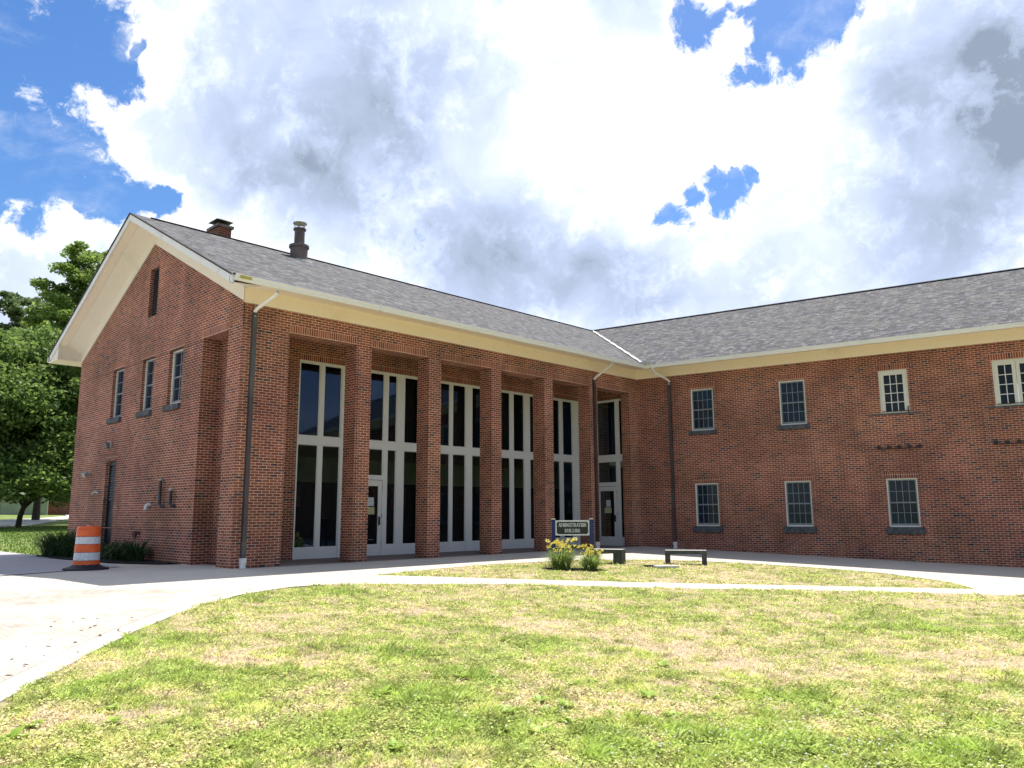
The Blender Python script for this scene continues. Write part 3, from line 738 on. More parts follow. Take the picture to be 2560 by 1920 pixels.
# --- windows
def sash_window(T, a, b, l, t, y, m_fr, cols=4, rows=4, fw=.04, flip=False, pane='pane', two=True):
    """double hung window in plane y (outside is -y)"""
    f = MB()
    f.box(a, a+fw, y, y+.09, l, t).box(b-fw, b, y, y+.09, l, t).box(a+fw, b-fw, y, y+.09, t-fw, t).box(a+fw, b-fw, y-.012, y+.09, l, l+fw*1.1)
    fr = f.build('window', m_fr, B, T)
    s = MB(); A, Bb, L0, T0 = a+fw, b-fw, l+fw*1.1, t-fw; sw = .035; mid = (L0+T0)/2
    s.box(A, A+sw, y+.03, y+.07, L0, T0).box(Bb-sw, Bb, y+.03, y+.07, L0, T0)
    s.box(A+sw, Bb-sw, y+.03, y+.07, T0-sw, T0).box(A+sw, Bb-sw, y+.026, y+.07, L0, L0+sw*1.9)
    if two: s.box(A+sw, Bb-sw, y+.024, y+.07, mid-.022, mid+.022)
    s.build('sash', M['sashgrey'] if m_fr is M['white'] else m_fr, fr, T)
    g = MB(); x0, x1, z0, z1 = A+sw, Bb-sw, L0+sw*1.9, T0-sw; w2 = .0065
    for i in range(1, cols):
        x = x0+(x1-x0)*i/cols; g.box(x-w2, x+w2, y+.044, y+.058, z0, z1)
    for j in range(1, rows):
        if two and j == rows//2: continue
        z = z0+(z1-z0)*j/rows; g.box(x0, x1, y+.046, y+.0575, z-w2, z+w2)
    g.build('muntin_grid', M['muntin'], fr, T)
    p = MB(); p.face([(x0-.01, y+.06, z0-.01), (x1+.01, y+.06, z0-.01), (x1+.01, y+.06, z1+.01), (x0-.01, y+.06, z1+.01)])
    p.build('pane', M[pane], fr, T); return fr
for q in UW[:2]+LW+[UW[4]]:
    sash_window(WING, *q, .045, M['white'])
for i, (a, b) in enumerate(WG):
    sash_window(Matrix.Identity(4), a, b, 4.28, 5.86, -L_+.1, M['white'], cols=2 if i == 2 else 2, rows=4, fw=.06 if i == 2 else .035)
def casement(T, a, b, l, t, y, leaves, cols):
    f = MB(); fw = .045
    f.box(a, a+fw, y, y+.1, l, t).box(b-fw, b, y, y+.1, l, t).box(a+fw, b-fw, y, y+.1, t-fw, t).box(a+fw, b-fw, y, y+.1, l, l+.03)
    fr = f.build('window', M['casement'], B, T)
    A, W0 = a+fw, (b-a-2*fw)/leaves
    for k in range(leaves):
        x0, x1 = A+W0*k+.004, A+W0*(k+1)-.004; st = .10; z0, z1 = l+.03, t-fw
        s = MB(); s.box(x0, x0+st, y+.012, y+.07, z0, z1).box(x1-st, x1, y+.012, y+.07, z0, z1).box(x0+st, x1-st, y+.012, y+.07, z1-.11, z1).box(x0+st, x1-st, y+.012, y+.07, z0, z0+.03)
        s.build('casement_leaf', M['casement'], fr, T)
        g = MB(); gx0, gx1, gz0, gz1 = x0+st, x1-st, z0+.03, z1-.11
        for i in range(1, cols): x = gx0+(gx1-gx0)*i/cols; g.box(x-.011, x+.011, y+.03, y+.05, gz0, gz1)
        for j in range(1, 4): z = gz0+(gz1-gz0)*j/4; g.box(gx0, gx1, y+.032, y+.0495, z-.011, z+.011)
        g.build('muntin_grid', M['white'], fr, T)
        p = MB(); p.face([(gx0-.01, y+.055, gz0-.01), (gx1+.01, y+.055, gz0-.01), (gx1+.01, y+.055, gz1+.01), (gx0-.01, y+.055, gz1+.01)]); p.build('pane', M['panedark'], fr, T)
    sb = MB(); sb.box(a+.03, b-.02, y-.05, y-.03, l+.045, l+.068).box(b-.06, b-.03, y-.055, y-.025, l+.0, l+.20)
    sb.build('safety_bar', M['blackiron'], fr, T)
    return fr
casement(WING, *UW[2], .02, 1, 3)
casement(WING, *UW[3], .02, 2, 2)

# --- glazed curtain wall of the portico
def glazed(axis, c, side, verts, u0, u1, name, door=None):
    """verts: list of (u0,u1) mullions; rails common"""
    root = None
    P = (lambda m_, a, b, z0, z1, d0, d1: m_.box(c+min(d0*side, d1*side), c+max(d0*side, d1*side), a, b, z0, z1)) if axis == 'x' else \
        (lambda m_, a, b, z0, z1, d0, d1: m_.box(a, b, c+min(d0*side, d1*side), c+max(d0*side, d1*side), z0, z1))
    f = MB()
    P(f, u0, u1, 5.66, 5.72, -.06, .03); P(f, u0, u1, 3.27, 3.50, -.06, .022)
    for (a, b) in verts:
        P(f, a, b, 0, 3.27, -.05, .03 if b-a > .2 else .02); P(f, a, b, 3.50, 5.66, -.05, .03 if b-a > .2 else .02)
    root = f.build('curtain_wall', M['frame'], B); root['label'] = name
    spans = []; k = u0
    for (a, b) in sorted(verts):
        if a > k+.01: spans.append((k, a))
        k = b
    if u1 > k+.01: spans.append((k, u1))
    tr = MB()
    for (a, b) in spans:
        isd = door and abs((a+b)/2-door) < .45
        if not isd: bp = MB(); P(bp, a, b, 0, .31, -.04, .012); bp.build('bottom_panel', M['frame'], root)
        for (z0, z1) in ((3.50, 5.66), (.31, 3.27) if not isd else (2.42, 3.27)):
            # beads round the pane and the pane
            P(tr, a, a+.028, z0, z1, -.03, .006); P(tr, b-.028, b, z0, z1, -.03, .006)
            P(tr, a+.028, b-.028, z1-.028, z1, -.03, .0055); P(tr, a+.028, b-.028, z0, z0+.028, -.03, .0055)
            g = MB()
            pts = [(a+.02, z0+.02), (b-.02, z0+.02), (b-.02, z1-.02), (a+.02, z1-.02)]
            g.face([(c-.012*side, u, z) if axis == 'x' else (u, c-.012*side, z) for u, z in pts]); g.build('pane', M['glass'], root)
        if isd: bp = MB(); P(bp, a, b, 2.30, 2.42, -.05, .018); bp.build('transom_bar', M['frame'], root)
    tr.build('glazing_bead', M['frame'], root)
    for (a, b) in spans:
        if not (door and abs((a+b)/2-door) < .45): continue
        d = MB(); a2, b2, st = a+.012, b-.012, .14
        P(d, a2, a2+st, .01, 2.285, -.03, .012); P(d, b2-st, b2, .01, 2.285, -.03, .012)
        P(d, a2+st, b2-st, 2.11, 2.285, -.03, .012); P(d, a2+st, b2-st, .01, .35, -.03, .012)
        dr = d.build('door', M['frame'], B)
        g = MB(); pts = [(a2+st-.01, .34), (b2-st+.01, .34), (b2-st+.01, 2.12), (a2+st-.01, 2.12)]
        g.face([(c-.01*side, u, z) if axis == 'x' else (u, c-.01*side, z) for u, z in pts]); g.build('pane', M['glass'], dr)
        hb = MB(); hu = b2-.09; P(hb, hu-.025, hu+.025, .92, 1.18, .012, .05); hb.build('handle', M['blackiron'], dr)
        hb = MB()
        for hz in (.3, 1.15, 2.0): P(hb, b2+.001, b2+.011, hz, hz+.12, -.01, .02)
        hb.build('hinge', M['blackiron'], dr)
        m0 = (a2+b2)/2-.02
        p1 = MB(); P(p1, m0-.03, m0+.19, 1.50, 1.76, .0, .004); p1.build('paper_notice', M['paper'], dr)
        p2 = MB(); P(p2, m0-.12, m0+.22, 1.25, 1.47, .0, .004); p2.build('paper_notice', M['yellowpaper'], dr)
    return root
glazed('x', XB-.05, 1, [(-13.64,-13.60),(-12.92,-12.78),(-12.17,-11.88),(-11.66,-11.52),(-10.58,-10.42),(-10.07,-9.77),(-8.92,-8.78),(-7.82,-7.69),(-7.09,-6.79),(-5.86,-5.70),(-4.89,-4.71),(-4.14,-3.83),(-3.0,-2.86),(-2.12,-1.93),(-1.35,-.92)], -13.64, -.92, 'long glazed wall behind the columns', door=-11.05)
glazed('y', -.36, -1, [(-2.2,-2.0),(-1.95,-1.80),(-.81,-.65),(-.42,-.36)], -2.2, -.36, 'short glazed wall at the inner end of the portico', door=-1.3)
MB().box(XB-.02, XB+.06, -1.0, -.38, 0, 5.72).build('corner_post', M['frame'], B)
# rooms behind the glass
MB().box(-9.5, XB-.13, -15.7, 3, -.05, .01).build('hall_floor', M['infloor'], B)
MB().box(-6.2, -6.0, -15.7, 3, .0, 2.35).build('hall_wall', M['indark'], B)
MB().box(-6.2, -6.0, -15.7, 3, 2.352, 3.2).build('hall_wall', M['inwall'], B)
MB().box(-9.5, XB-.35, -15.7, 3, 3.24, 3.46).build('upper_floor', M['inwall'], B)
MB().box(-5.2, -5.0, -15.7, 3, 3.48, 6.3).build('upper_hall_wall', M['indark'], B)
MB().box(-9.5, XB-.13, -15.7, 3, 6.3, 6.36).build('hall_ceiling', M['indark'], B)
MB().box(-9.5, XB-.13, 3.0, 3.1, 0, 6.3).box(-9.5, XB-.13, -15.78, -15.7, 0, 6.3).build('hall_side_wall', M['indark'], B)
for yy, zz, ww in ((-8.3, 1.5, .55), (-7.4, 1.45, .7), (-5.6, 1.5, .6), (-3.9, 1.4, .5), (-11.6, 1.5, .4)):
    MB().box(-6.0, -5.96, yy, yy+ww, zz, zz+.75).build('wall_poster', M['redposter'], B)
t1 = MB().box(-4.2, -3.4, -13.9, -12.6, .42, .47).box(-4.15, -4.1, -13.85, -13.8, 0, .42).box(-3.5, -3.45, -13.85, -13.8, 0, .42).box(-4.15, -4.1, -12.7, -12.65, 0, .42).box(-3.5, -3.45, -12.7, -12.65, 0, .42)
tag(t1.build('low_table', mottled('pale_wood', (.45, .36, .2), (.5, .4, .24), 4)), 'low pale wooden table standing inside behind the first tall window', 'table')

# --- roofs
def roof_face(mb, pts, axis_u, T=None):
    """uv: u along the eave, v up the slope"""
    P = [Vector(p) for p in pts]; n = (P[1]-P[0]).cross(P[2]-P[0]).normalized()
    if n.z < 0: P = P[::-1]; n = -n
    au = Vector(axis_u).normalized(); av = n.cross(au)
    if av.z < 0: av = -av
    mb.face(P, [(p.dot(au), p.dot(av)) for p in P])
EX, EZ = .97, 6.785
YR = 5.75; SR = (RZ-EZ)/(YR+EX)
c_, s_t = math.cos(TH), math.sin(TH)
def w2(p): return WING @ Vector(p)
corner = Vector((EX, (-EX+EX*s_t)/c_, EZ)); junc = Vector((RX, (YR+RX*s_t)/c_, RZ))
YF = -17.325
r = MB()
roof_face(r, [(RX, YF, RZ), (EX, YF, EZ), corner, junc], (0, 1, 0))
wx = RX-(EX-RX)
roof_face(r, [(RX, YF, RZ), (wx, YF, EZ), (wx, 20, EZ), (RX, 20, RZ)], (0, 1, 0))
R1 = r.build('roof', M['shingle'], B)
inv = WING.inverted(); cl_, jl = inv @ corner, inv @ junc
r = MB()
roof_face(r, [jl, cl_, (32, -EX, EZ), (32, YR, RZ)], (1, 0, 0))
roof_face(r, [(jl.x-6, YR, RZ), (32, YR, RZ), (32, 2*YR+EX, EZ), (jl.x-6, 2*YR+EX, EZ)], (1, 0, 0))
R2_ = r.build('roof', M['shingle'], B, WING)
# roof edge thickness (dark) and ridge caps
def ridge(p, q, name='ridge_cap'):
    p, q = Vector(p), Vector(q); d = (q-p).normalized(); s = d.cross(Vector((0, 0, 1))).normalized()
    m_ = MB(); w_ = .15
    for sg in (1, -1):
        a = p+Vector((0, 0, .035)); b2 = q+Vector((0, 0, .035)); o_ = s*sg*w_+Vector((0, 0, -.06))
        m_.face([a, b2, b2+o_, a+o_] if sg > 0 else [a+o_, b2+o_, b2, a])
        m_.face([a+o_, b2+o_, b2+o_-Vector((0,0,.02)), a+o_-Vector((0,0,.02))])
    return m_
ridge((RX, YF+.6, RZ), (RX, junc.y, RZ)).build('ridge_cap', M['ridge'], B)
ridge(junc, w2((32, YR, RZ))).build('ridge_cap', M['ridge'], B)
# valley flashing, white
vd = (junc-corner); vs = Vector((vd.y, -vd.x, 0)).normalized()
vm = MB(); segs = 22; prev = None
for i in range(segs+1):
    k = i/segs; p = corner+vd*k+Vector((0, 0, .012)); wdt = .065+.02*math.sin(i*2.3)
    a = p+vs*wdt; b2 = p-vs*wdt
    a.z = p.z+.05; b2.z = p.z+.05
    if prev: vm.face([prev[0], a, p, prev[2]]); vm.face([prev[2], p, b2, prev[1]])
    prev = (a, b2, p)
vm.build('valley_flashing', M['white'], B)
MB().box(corner.x-.3, corner.x+.34, corner.y-.18, corner.y+.28, EZ+.0, EZ+.13).build('valley_guard', M['galv'], B)
# eaves: soffit sloping down to the gutter, frieze board, fascia, gutter
def eave(T, u0, u1, axis):
    """local frame: x = outward, y = along"""
    m_ = MB()
    Pp = (lambda o, a, z: (o, a, z)) if axis == 'x' else (lambda o, a, z: (a, -o, z))
    uw = u0 if callable(u0) else u0+.76
    def strip(prof, name, mtl, u0=u0, u1=u1, smooth=False):
        q = MB()
        for (a, b) in zip(prof[:-1], prof[1:]):
            e0 = u0(a[0]) if callable(u0) else u0; e1 = u0(b[0]) if callable(u0) else u0
            f0 = u1(a[0]) if callable(u1) else u1; f1 = u1(b[0]) if callable(u1) else u1
            q.face([Pp(a[0], e0, a[1]), Pp(b[0], e1, b[1]), Pp(b[0], f1, b[1]), Pp(a[0], f0, a[1])])
        for e in (u0, u1):
            q.face([Pp(p[0], e(p[0]) if callable(e) else e, p[1]) for p in prof])
        return q.build(name, mtl, B, T)
    strip([(.0, 6.455), (.024, 6.455), (.024, 6.825)], 'frieze_board', M['cream'], uw)
    strip([(.022, 6.823), (.93, 6.665)], 'soffit', M['cream'], uw)
    strip([(.93, 6.66), (.952, 6.66), (.952, 6.785), (.93, 6.785)], 'fascia', M['white'])
    strip([(.955, 6.79), (.957, 6.665), (.965, 6.652), (1.03, 6.652), (1.055, 6.69), (1.062, 6.74), (1.085, 6.77), (1.085, 6.792), (1.065, 6.792), (1.05, 6.74), (1.03, 6.70), (.965, 6.70)], 'gutter', M['gutter'])
kk = (1-s_t)/c_
eave(None, -17.30, lambda o: -o*kk, 'x')
eave(WING, lambda o: o*kk, 32, 'y')
# dark drip edge under the shingles
MB().box(.93, 1.02, YF, corner.y+.05, 6.792, 6.812).build('drip_edge', M['ridge'], B)
MB().box(cl_.x, 32, -1.02, -.93, 6.792, 6.812).build('drip_edge', M['ridge'], B, WING)
# rake: fascia, soffit and frieze
def rake_strip(d0, d1, y0, y1, name, mtl, faces='all', x_in=0.0):
    """band following both roof slopes between vertical drops d0,d1 below the shingles, y0..y1"""
    xe, xw = (EX, wx) if x_in == 0 else (.024, -W_); m_ = MB()
    for (xa, xb) in ((RX, xe), (xw, RX)):
        P = [(xa, y0, roofz(xa)-d0), (xb, y0, roofz(xb)-d0), (xb, y0, roofz(xb)-d1), (xa, y0, roofz(xa)-d1)]
        m_.prism(P, (0, y0, 0), (0, y1, 0))
    return m_.build(name, mtl, B)
rake_strip(.03, .22, YF+.0, YF+.03, 'rake_fascia', M['white'])
rake_strip(-.012, .03, YF-.03, YF+.03, 'roof_edge', M['ridge'])
def slope_face(ya, da, yb, db, name, mtl, xe=0.0, xw=-W_):
    m_ = MB()
    for (xa, xb) in ((RX, xe), (xw, RX)):
        m_.face([(xa, ya, roofz(xa)-da), (xb, ya, roofz(xb)-da), (xb, yb, roofz(xb)-db), (xa, yb, roofz(xa)-db)])
    return m_.build(name, mtl, B)
slope_face(YF+.03, .20, YF+.30, .22, 'rake_soffit', M['cream'])
slope_face(YF+.30, .225, -L_-.02, .44, 'rake_soffit', M['cream2'])
rake_strip(.42, .77, -L_-.03, -L_-.002, 'rake_frieze', M['cream2'], x_in=1)
MB().box(wx-.1, wx+.12, YF, 14, 6.60, 6.78).build('gutter', M['gutter'], B)
MB().box(wx+.02, -W_+.0, YF+.02, 14, 6.56, 6.60).build('soffit', M['cream'], B)
er = MB(); x0, x1 = 0.0, .955
er.face([(x0, -L_-.02, 6.827), (x1, -L_-.02, 6.662), (x1, YF+.30, 6.62), (x0, YF+.30, 7.043)])
er.face([(x0, YF+.30, 7.045), (x1, YF+.30, 6.62), (x1, YF+.02, 6.60), (x0, YF+.02, 7.062)])
er.build('eave_return', M['cream2'], B)
er = MB(); x0, x1 = -W_+.012, wx+.02
er.face([(x0, -L_+.1, 6.603), (x0, YF+.02, 6.603), (x1, YF+.02, 6.603), (x1, -L_+.1, 6.603)])
er.face([(x0, YF+.02, 6.603), (x0, -L_+.1, 6.603), (x0, -L_+.1, 7.2), (x0, YF+.02, 7.2)])
er.face([(x0, YF+.035, 6.603), (x1, YF+.035, 6.603), (x1, YF+.035, roofz(x1)-.18), (x0, YF+.035, roofz(x0)-.18)])
er.build('eave_return', M['cream2'], B)
for yy in (-13.2, -9.6, -5.2):
    MB().box(.953, 1.092, yy, yy+.05, 6.648, 6.80).build('gutter_seam', M['gutter'], B)
for yy in (4.4, 8.1, 11.9):
    MB().box(yy, yy+.05, -1.092, -.953, 6.648, 6.80).build('gutter_seam', M['gutter'], B, WING)
lt = []
for k in range(25): a = 2*math.pi*k/24; lt.append((1.0+.0, YF-.03+.09*math.cos(a)*.7, 6.66+.11*math.sin(a)))
MB().tube(lt, .008, 6, False).build('loop_wire', M['galv'], B)
MB().box(1.083, 1.09, YF+.13, YF+.42, 6.70, 6.765).build('gutter_label', mottled('yellow_tag', (.5, .42, .05), (.4, .34, .08), 9), B)

# --- chimney and flue
ch = MB().box(-7.22, -6.5, -14.33, -13.88, 8.9, 10.74)
chm = ch.build('chimney', M['darkbrick'], B)
MB().box(-7.28, -6.44, -14.39, -13.82, 10.742, 10.83).build('chimney_crown', M['flue'], chm)
MB().lathe([(.0, 10.82), (.17, 10.82), (.15, 10.95), (0, 10.95)], (-6.85, -14.1, 0), 16).build('flue_collar', M['blackiron'], chm)
hood = MB(); cx0, cy0 = -6.85, -14.1
base = [(cx0-.33, cy0-.3, 11.0), (cx0+.33, cy0-.3, 11.0), (cx0+.33, cy0+.3, 11.0), (cx0-.33, cy0+.3, 11.0)]
for i in range(4): hood.face([base[i], base[(i+1) % 4], (cx0, cy0, 11.16)])
hood.face(base[::-1])
for dx in (-.12, .12):
    for dy in (-.12, .12): hood.box(cx0+dx-.015, cx0+dx+.015, cy0+dy-.015, cy0+dy+.015, 10.90, 11.02)
hood.build('chimney_hood', M['blackiron'], chm)
fc = (-5.2, -12.07, 0)
fl = MB().lathe([(.29, 9.2), (.29, 10.2), (.335, 10.2), (.335, 10.285), (.30, 10.30), (.175, 10.33), (.17, 10.84), (.215, 10.84), (.215, 10.89), (.17, 10.90), (0, 10.90)], fc, 28).build('flue_pipe', M['flue'], B, smooth=True)
cp = MB().lathe([(0, 11.16), (.12, 11.15), (.235, 11.09), (.235, 11.07), (0, 11.09)], fc, 24)
for k in range(5):
    a = k*1.257+.3; cp.tube([(fc[0]+.15*math.cos(a), fc[1]+.15*math.sin(a), 10.88), (fc[0]+.19*math.cos(a), fc[1]+.19*math.sin(a), 11.09)], .014, 6)
cp.build('flue_cap', M['galv'], fl)
MB().lathe([(.29, 9.75), (.46, 9.70), (.48, 9.62)], (fc[0], fc[1], 0), 24).build('flue_flashing', M['galv'], fl)

# --- downspouts
def downspout(T, x, y, zt, zb, gx, gy, zmid=None, grey_top=False, nrm=(1, 0)):
    """(x,y) = pipe centre at the wall, (gx,gy) = outlet at the gutter"""
    w_ = .048; d_ = .038
    ax = abs(nrm[0]) > .5
    bx = (lambda m_, cx, cy, z0, z1, k=1: m_.box(cx-(d_ if ax else w_)*k, cx+(d_ if ax else w_)*k, cy-(w_ if ax else d_)*k, cy+(w_ if ax else d_)*k, z0, z1))
    zmid = zmid or zb
    p = MB(); bx(p, x, y, zb+.2, zmid if grey_top else zt)
    root = p.build('downspout', M['downspout'], B, T)
    if grey_top:
        q = MB(); bx(q, x, y, zmid, zt); q.build('pipe_section', M['greyspout'], root, T)
        q = MB(); bx(q, x, y, zb+.2, zb+.62, 1.06); q.build('pipe_section', M['greyspout'], root, T)
    for zz in (zt-.03, (zt*.55), 1.4):
        q = MB(); bx(q, x, y, zz, zz+.03, 1.22); q.build('strap', M['downspout'], root, T)
    e = MB().tube([(gx, gy, 6.67), (gx, gy, 6.56), (gx+(x-gx)*.12, gy+(y-gy)*.12, 6.50), (x-(x-gx)*.1, y-(y-gy)*.1, zt+.11), (x, y, zt+.04), (x, y, zt-.08)], [.046, .046, .046, .046, .048, .052], 10)
    e.build('elbow', M['gutter'], root, T, smooth=True)
    f = MB().lathe([(.0, zb), (.075, zb), (.075, zb+.12), (.088, zb+.125), (.09, zb+.235), (.08, zb+.24), (0, zb+.24)], (x, y, 0), 16)
    f.build('drain_fitting', M['pvc'], root, T, smooth=True)
downspout(None, .05, -16.26, 6.20, 0.0, 1.0, -16.18, 4.1, True)
downspout(None, .05, -2.74, 6.10, 0.0, 1.0, -2.9)
downspout(WING, 1.39, -.05, 6.2, -.055, 1.12, -1.0, nrm=(0, 1))

# --- fittings on the gable wall
yw = -L_
vn = MB().box(-6.14, -5.48, yw+.12, yw+.2, 7.12, 8.66)
v = vn.build('louvre_vent', M['blackiron'], B)
sl = MB()
for k in range(17):
    z = 7.16+k*.088; sl.face([(-6.13, yw+.05, z), (-5.49, yw+.05, z), (-5.49, yw+.115, z+.06), (-6.13, yw+.115, z+.06)])
    sl.face([(-6.13, yw+.05, z), (-6.13, yw+.05, z-.012), (-5.49, yw+.05, z-.012), (-5.49, yw+.05, z)])
sl.build('louvre_slats', M['darkdoor'], v)
dr = MB().box(-8.66, -7.81, yw+.14, yw+.17, -.05, 2.92)
dr.box(-8.66, -8.60, yw+.10, yw+.139, -.05, 2.92).box(-7.87, -7.81, yw+.10, yw+.139, -.05, 2.92).box(-8.60, -7.87, yw+.10, yw+.139, 2.80, 2.92)
d = dr.build('steel_door', M['darkdoor'], B)
sl = MB()
for k in range(11):
    z = 1.72+k*.095; sl.face([(-8.55, yw+.10, z), (-7.9, yw+.10, z), (-7.9, yw+.137, z+.07), (-8.55, yw+.137, z+.07)])
sl.build('louvre_slats', M['sill'], d)
MB().box(-7.92, -7.87, yw+.09, yw+.14, 2.02, 2.16).build('door_plate', M['signwhite'], d)
fl2 = MB().lathe([(0, -.02), (.06, -.02), (.06, .02), (0, .02)], (0, 0, 0), 12)
f = MB().tube([(-10.1, yw, 2.62), (-10.1, yw-.06, 2.62)], [.06, .05], 12).build('floodlight', M['galv'], B, smooth=True)
for dx, dz in ((-.12, -.05), (.08, -.09)):
    MB().tube([(-10.1, yw-.06, 2.62), (-10.1+dx*.6, yw-.12, 2.62+dz*.2), (-10.1+dx, yw-.22, 2.62+dz)], [.03, .055, .08], 12).build('lamp_head', M['galv'], f, smooth=True)
wl = MB().box(-8.62, -8.30, yw-.05, yw+.0, 3.33, 3.55).build('wall_lamp', M['galv'], B, bevel=.02)
MB().prism([(-8.6, yw-.05, 3.53), (-8.6, yw-.17, 3.47), (-8.6, yw-.12, 3.33), (-8.6, yw-.05, 3.33)], (0,0,0), (.27,0,0)).build('lamp_lens', M['flue'], wl)
MB().tube([(-8.98, yw+.01, 1.95), (-8.98, yw-.08, 1.95), (-9.1, yw-.13, 2.0), (-9.3, yw-.14, 1.93)], [.035, .03, .022, .03], 8).build('hose_tap', M['galv'], B, smooth=True)
MB().tube([(-4.98, yw+.01, 1.54), (-4.98, yw-.07, 1.54), (-4.98, yw-.11, 1.50), (-4.98, yw-.12, 1.40)], .05, 12).build('drain_elbow', M['pvc'], B, smooth=True)
for (x, zt) in ((-4.14, 2.19), (-3.43, 1.90)):
    p = MB().tube([(x+.14, yw+.01, 1.49), (x+.1, yw-.07, 1.49), (x, yw-.09, 1.53), (x, yw-.09, zt)], [.045, .045, .045, .045], 12).build('vent_pipe', M['downspout'], B, smooth=True)
    MB().tube([(x, yw-.09, zt), (x, yw-.09, zt+.05)], .055, 12).build('pipe_cap', M['galv'], p, smooth=True)
bl = MB().box(-6.0, -5.8, yw-.05, yw, .62, .80).build('bell_box', M['iron'], B)
MB().lathe([(0, 0), (.08, 0), (.08, .03), (.0, .05)], (-5.62, yw-.06, .74), 14).build('bell', M['iron'], bl)
MB().box(-1.1, -.9, -16.02, -15.9, .82, .92).build('air_brick', M['galv'], B)

# ------------------------------------------------------------------ traffic drum
D0 = Vector((-2.48, -18.88, .004))
dt = thing('traffic_drum', 'orange and white striped traffic drum with black rubber base beside the gable wall', 'traffic drum', D0)
prof = [(.285, .05), (.285, .21), (.280, .215), (.272, .40), (.268, .405), (.262, .585), (.257, .59), (.252, .76), (.247, .765), (.240, .945), (.225, .985), (.19, 1.0), (.175, .985), (0, .985)]
bands = [(.05, .21, .288, .286, 'orange'), (.212, .40, .280, .274, 'reflective'), (.402, .585, .277, .270, 'orange'), (.587, .76, .266, .260, 'reflective'), (.762, .93, .262, .254, 'orange')]
for z0, z1, r0, r1, mm in bands:
    MB().lathe([(r0-.02, z0), (r0, z0+.006), (r1, z1-.006), (r1-.02, z1)], D0, 36).build('band', M[mm], dt, smooth=True)
MB().lathe([(.245, .92), (.262, .935), (.255, .965), (.225, 1.0), (.17, 1.0), (.165, .965), (0, .965)], D0, 36).build('lid', M['orange'], dt, smooth=True)
MB().box(D0.x-.13, D0.x+.13, D0.y-.03, D0.y+.03, .97, 1.03).build('handle', M['orange'], dt, bevel=.012)
MB().lathe([(.0, .0), (.50, .0), (.50, .035), (.44, .045), (.34, .075), (.29, .12), (.27, .13)], D0, 12).build('rubber_base', M['rubber'], dt)

# ------------------------------------------------------------------ sign
Rh = Vector((R2.x, R2.y, 0)).normalized(); Fh = Vector((fwd.x, fwd.y, 0)).normalized()
S0 = Vector((3.90, -8.72, h(3.9)-.01))
sg = thing('building_sign', 'dark green sign reading ADMINISTRATION BUILDING between two navy posts behind yellow flowers', 'sign', S0)
RS = Matrix.Rotation(math.atan2(Rh.y, Rh.x), 4, 'Z'); TS = Matrix.Translation(S0) @ RS
for sx in (-1, 1):
    x = sx*.515
    MB().box(x-.05, x+.05, -.05, .05, -.2, 1.23).build('post', M['postblue'], sg, TS)
    MB().box(x-.058, x+.058, -.058, .058, 1.231, 1.25).build('post_cap', M['signwhite'], sg, TS)
brd = MB().box(-.462, .462, -.02, .02, .80, 1.205).build('board', M['signgreen'], sg, TS)
fm = MB().box(-.462, .462, -.03, -.0205, 1.17, 1.205).box(-.462, .462, -.03, -.0205, .80, .835).box(-.462, -.427, -.03, -.0205, .835, 1.17).box(.427, .462, -.03, -.0205, .835, 1.17)
fm.box(-.427, -.40, -.028, -.0205, .835, .86).box(.40, .427, -.028, -.0205, .835, .86).box(-.427, -.40, -.028, -.0205, 1.145, 1.17).box(.40, .427, -.028, -.0205, 1.145, 1.17)
fm.build('frame', M['signwhite'], sg, TS)
# serif capitals drawn as strokes (x, y in a 1 x 1.4 cell)
G_ = {'A': ['0,0 .5,1.4 t', '.5,1.4 1,0 T', '.2,.5 .8,.5 t', 's0,0', 's1,0'], 'D': ['.15,0 .15,1.4 T', '.15,1.4 .6,1.3 .9,1 .95,.7 .9,.4 .6,.1 .15,0 t', 's.15,0', 's.15,1.4'],
 'M': ['.1,0 .1,1.4 t', '.1,1.4 .5,.2 T', '.5,.2 .9,1.4 t', '.9,1.4 .9,0 T', 's.1,0', 's.9,0', 's.1,1.4', 's.9,1.4'], 'I': ['.5,0 .5,1.4 T', 's.5,0', 's.5,1.4'],
 'N': ['.1,0 .1,1.4 t', '.1,1.4 .9,0 T', '.9,0 .9,1.4 t', 's.1,0', 's.1,1.4', 's.9,1.4'], 'S': ['.85,1.15 .65,1.37 .35,1.35 .18,1.1 .35,.82 .7,.6 .85,.3 .65,.04 .35,.03 .13,.28 T'],
 'T': ['.5,0 .5,1.4 T', '.05,1.38 .95,1.38 t', '.05,1.38 .05,1.15 t', '.95,1.38 .95,1.15 t', 's.5,0'], 'R': ['.15,0 .15,1.4 T', '.15,1.38 .6,1.35 .8,1.08 .6,.76 .15,.72 t', '.45,.72 .95,0 T', 's.15,0', 's.15,1.4', 's.95,0'],
 'O': ['.5,1.4 .15,1.15 .05,.7 .15,.25 .5,0 T', '.5,0 .85,.25 .95,.7 .85,1.15 .5,1.4 T'], 'B': ['.15,0 .15,1.4 T', '.15,1.38 .6,1.33 .75,1.07 .6,.8 .15,.75 t', '.6,.8 .88,.42 .6,.06 .15,.02 T', 's.15,0', 's.15,1.4'],
 'U': ['.12,1.4 .12,.4 .3,.05 .6,.03 .85,.3 t', '.12,1.4 .12,.4 T', '.88,.3 .88,1.4 t', 's.12,1.4', 's.88,1.4'], 'L': ['.15,0 .15,1.4 T', '.15,.02 .85,.02 t', '.85,.02 .88,.3 t', 's.15,1.4'],
 'G': ['.85,1.15 .5,1.39 .2,1.15 .08,.7 .2,.25 .5,.02 .85,.2 T', '.85,.2 .85,.6 T', 's.85,.62']}
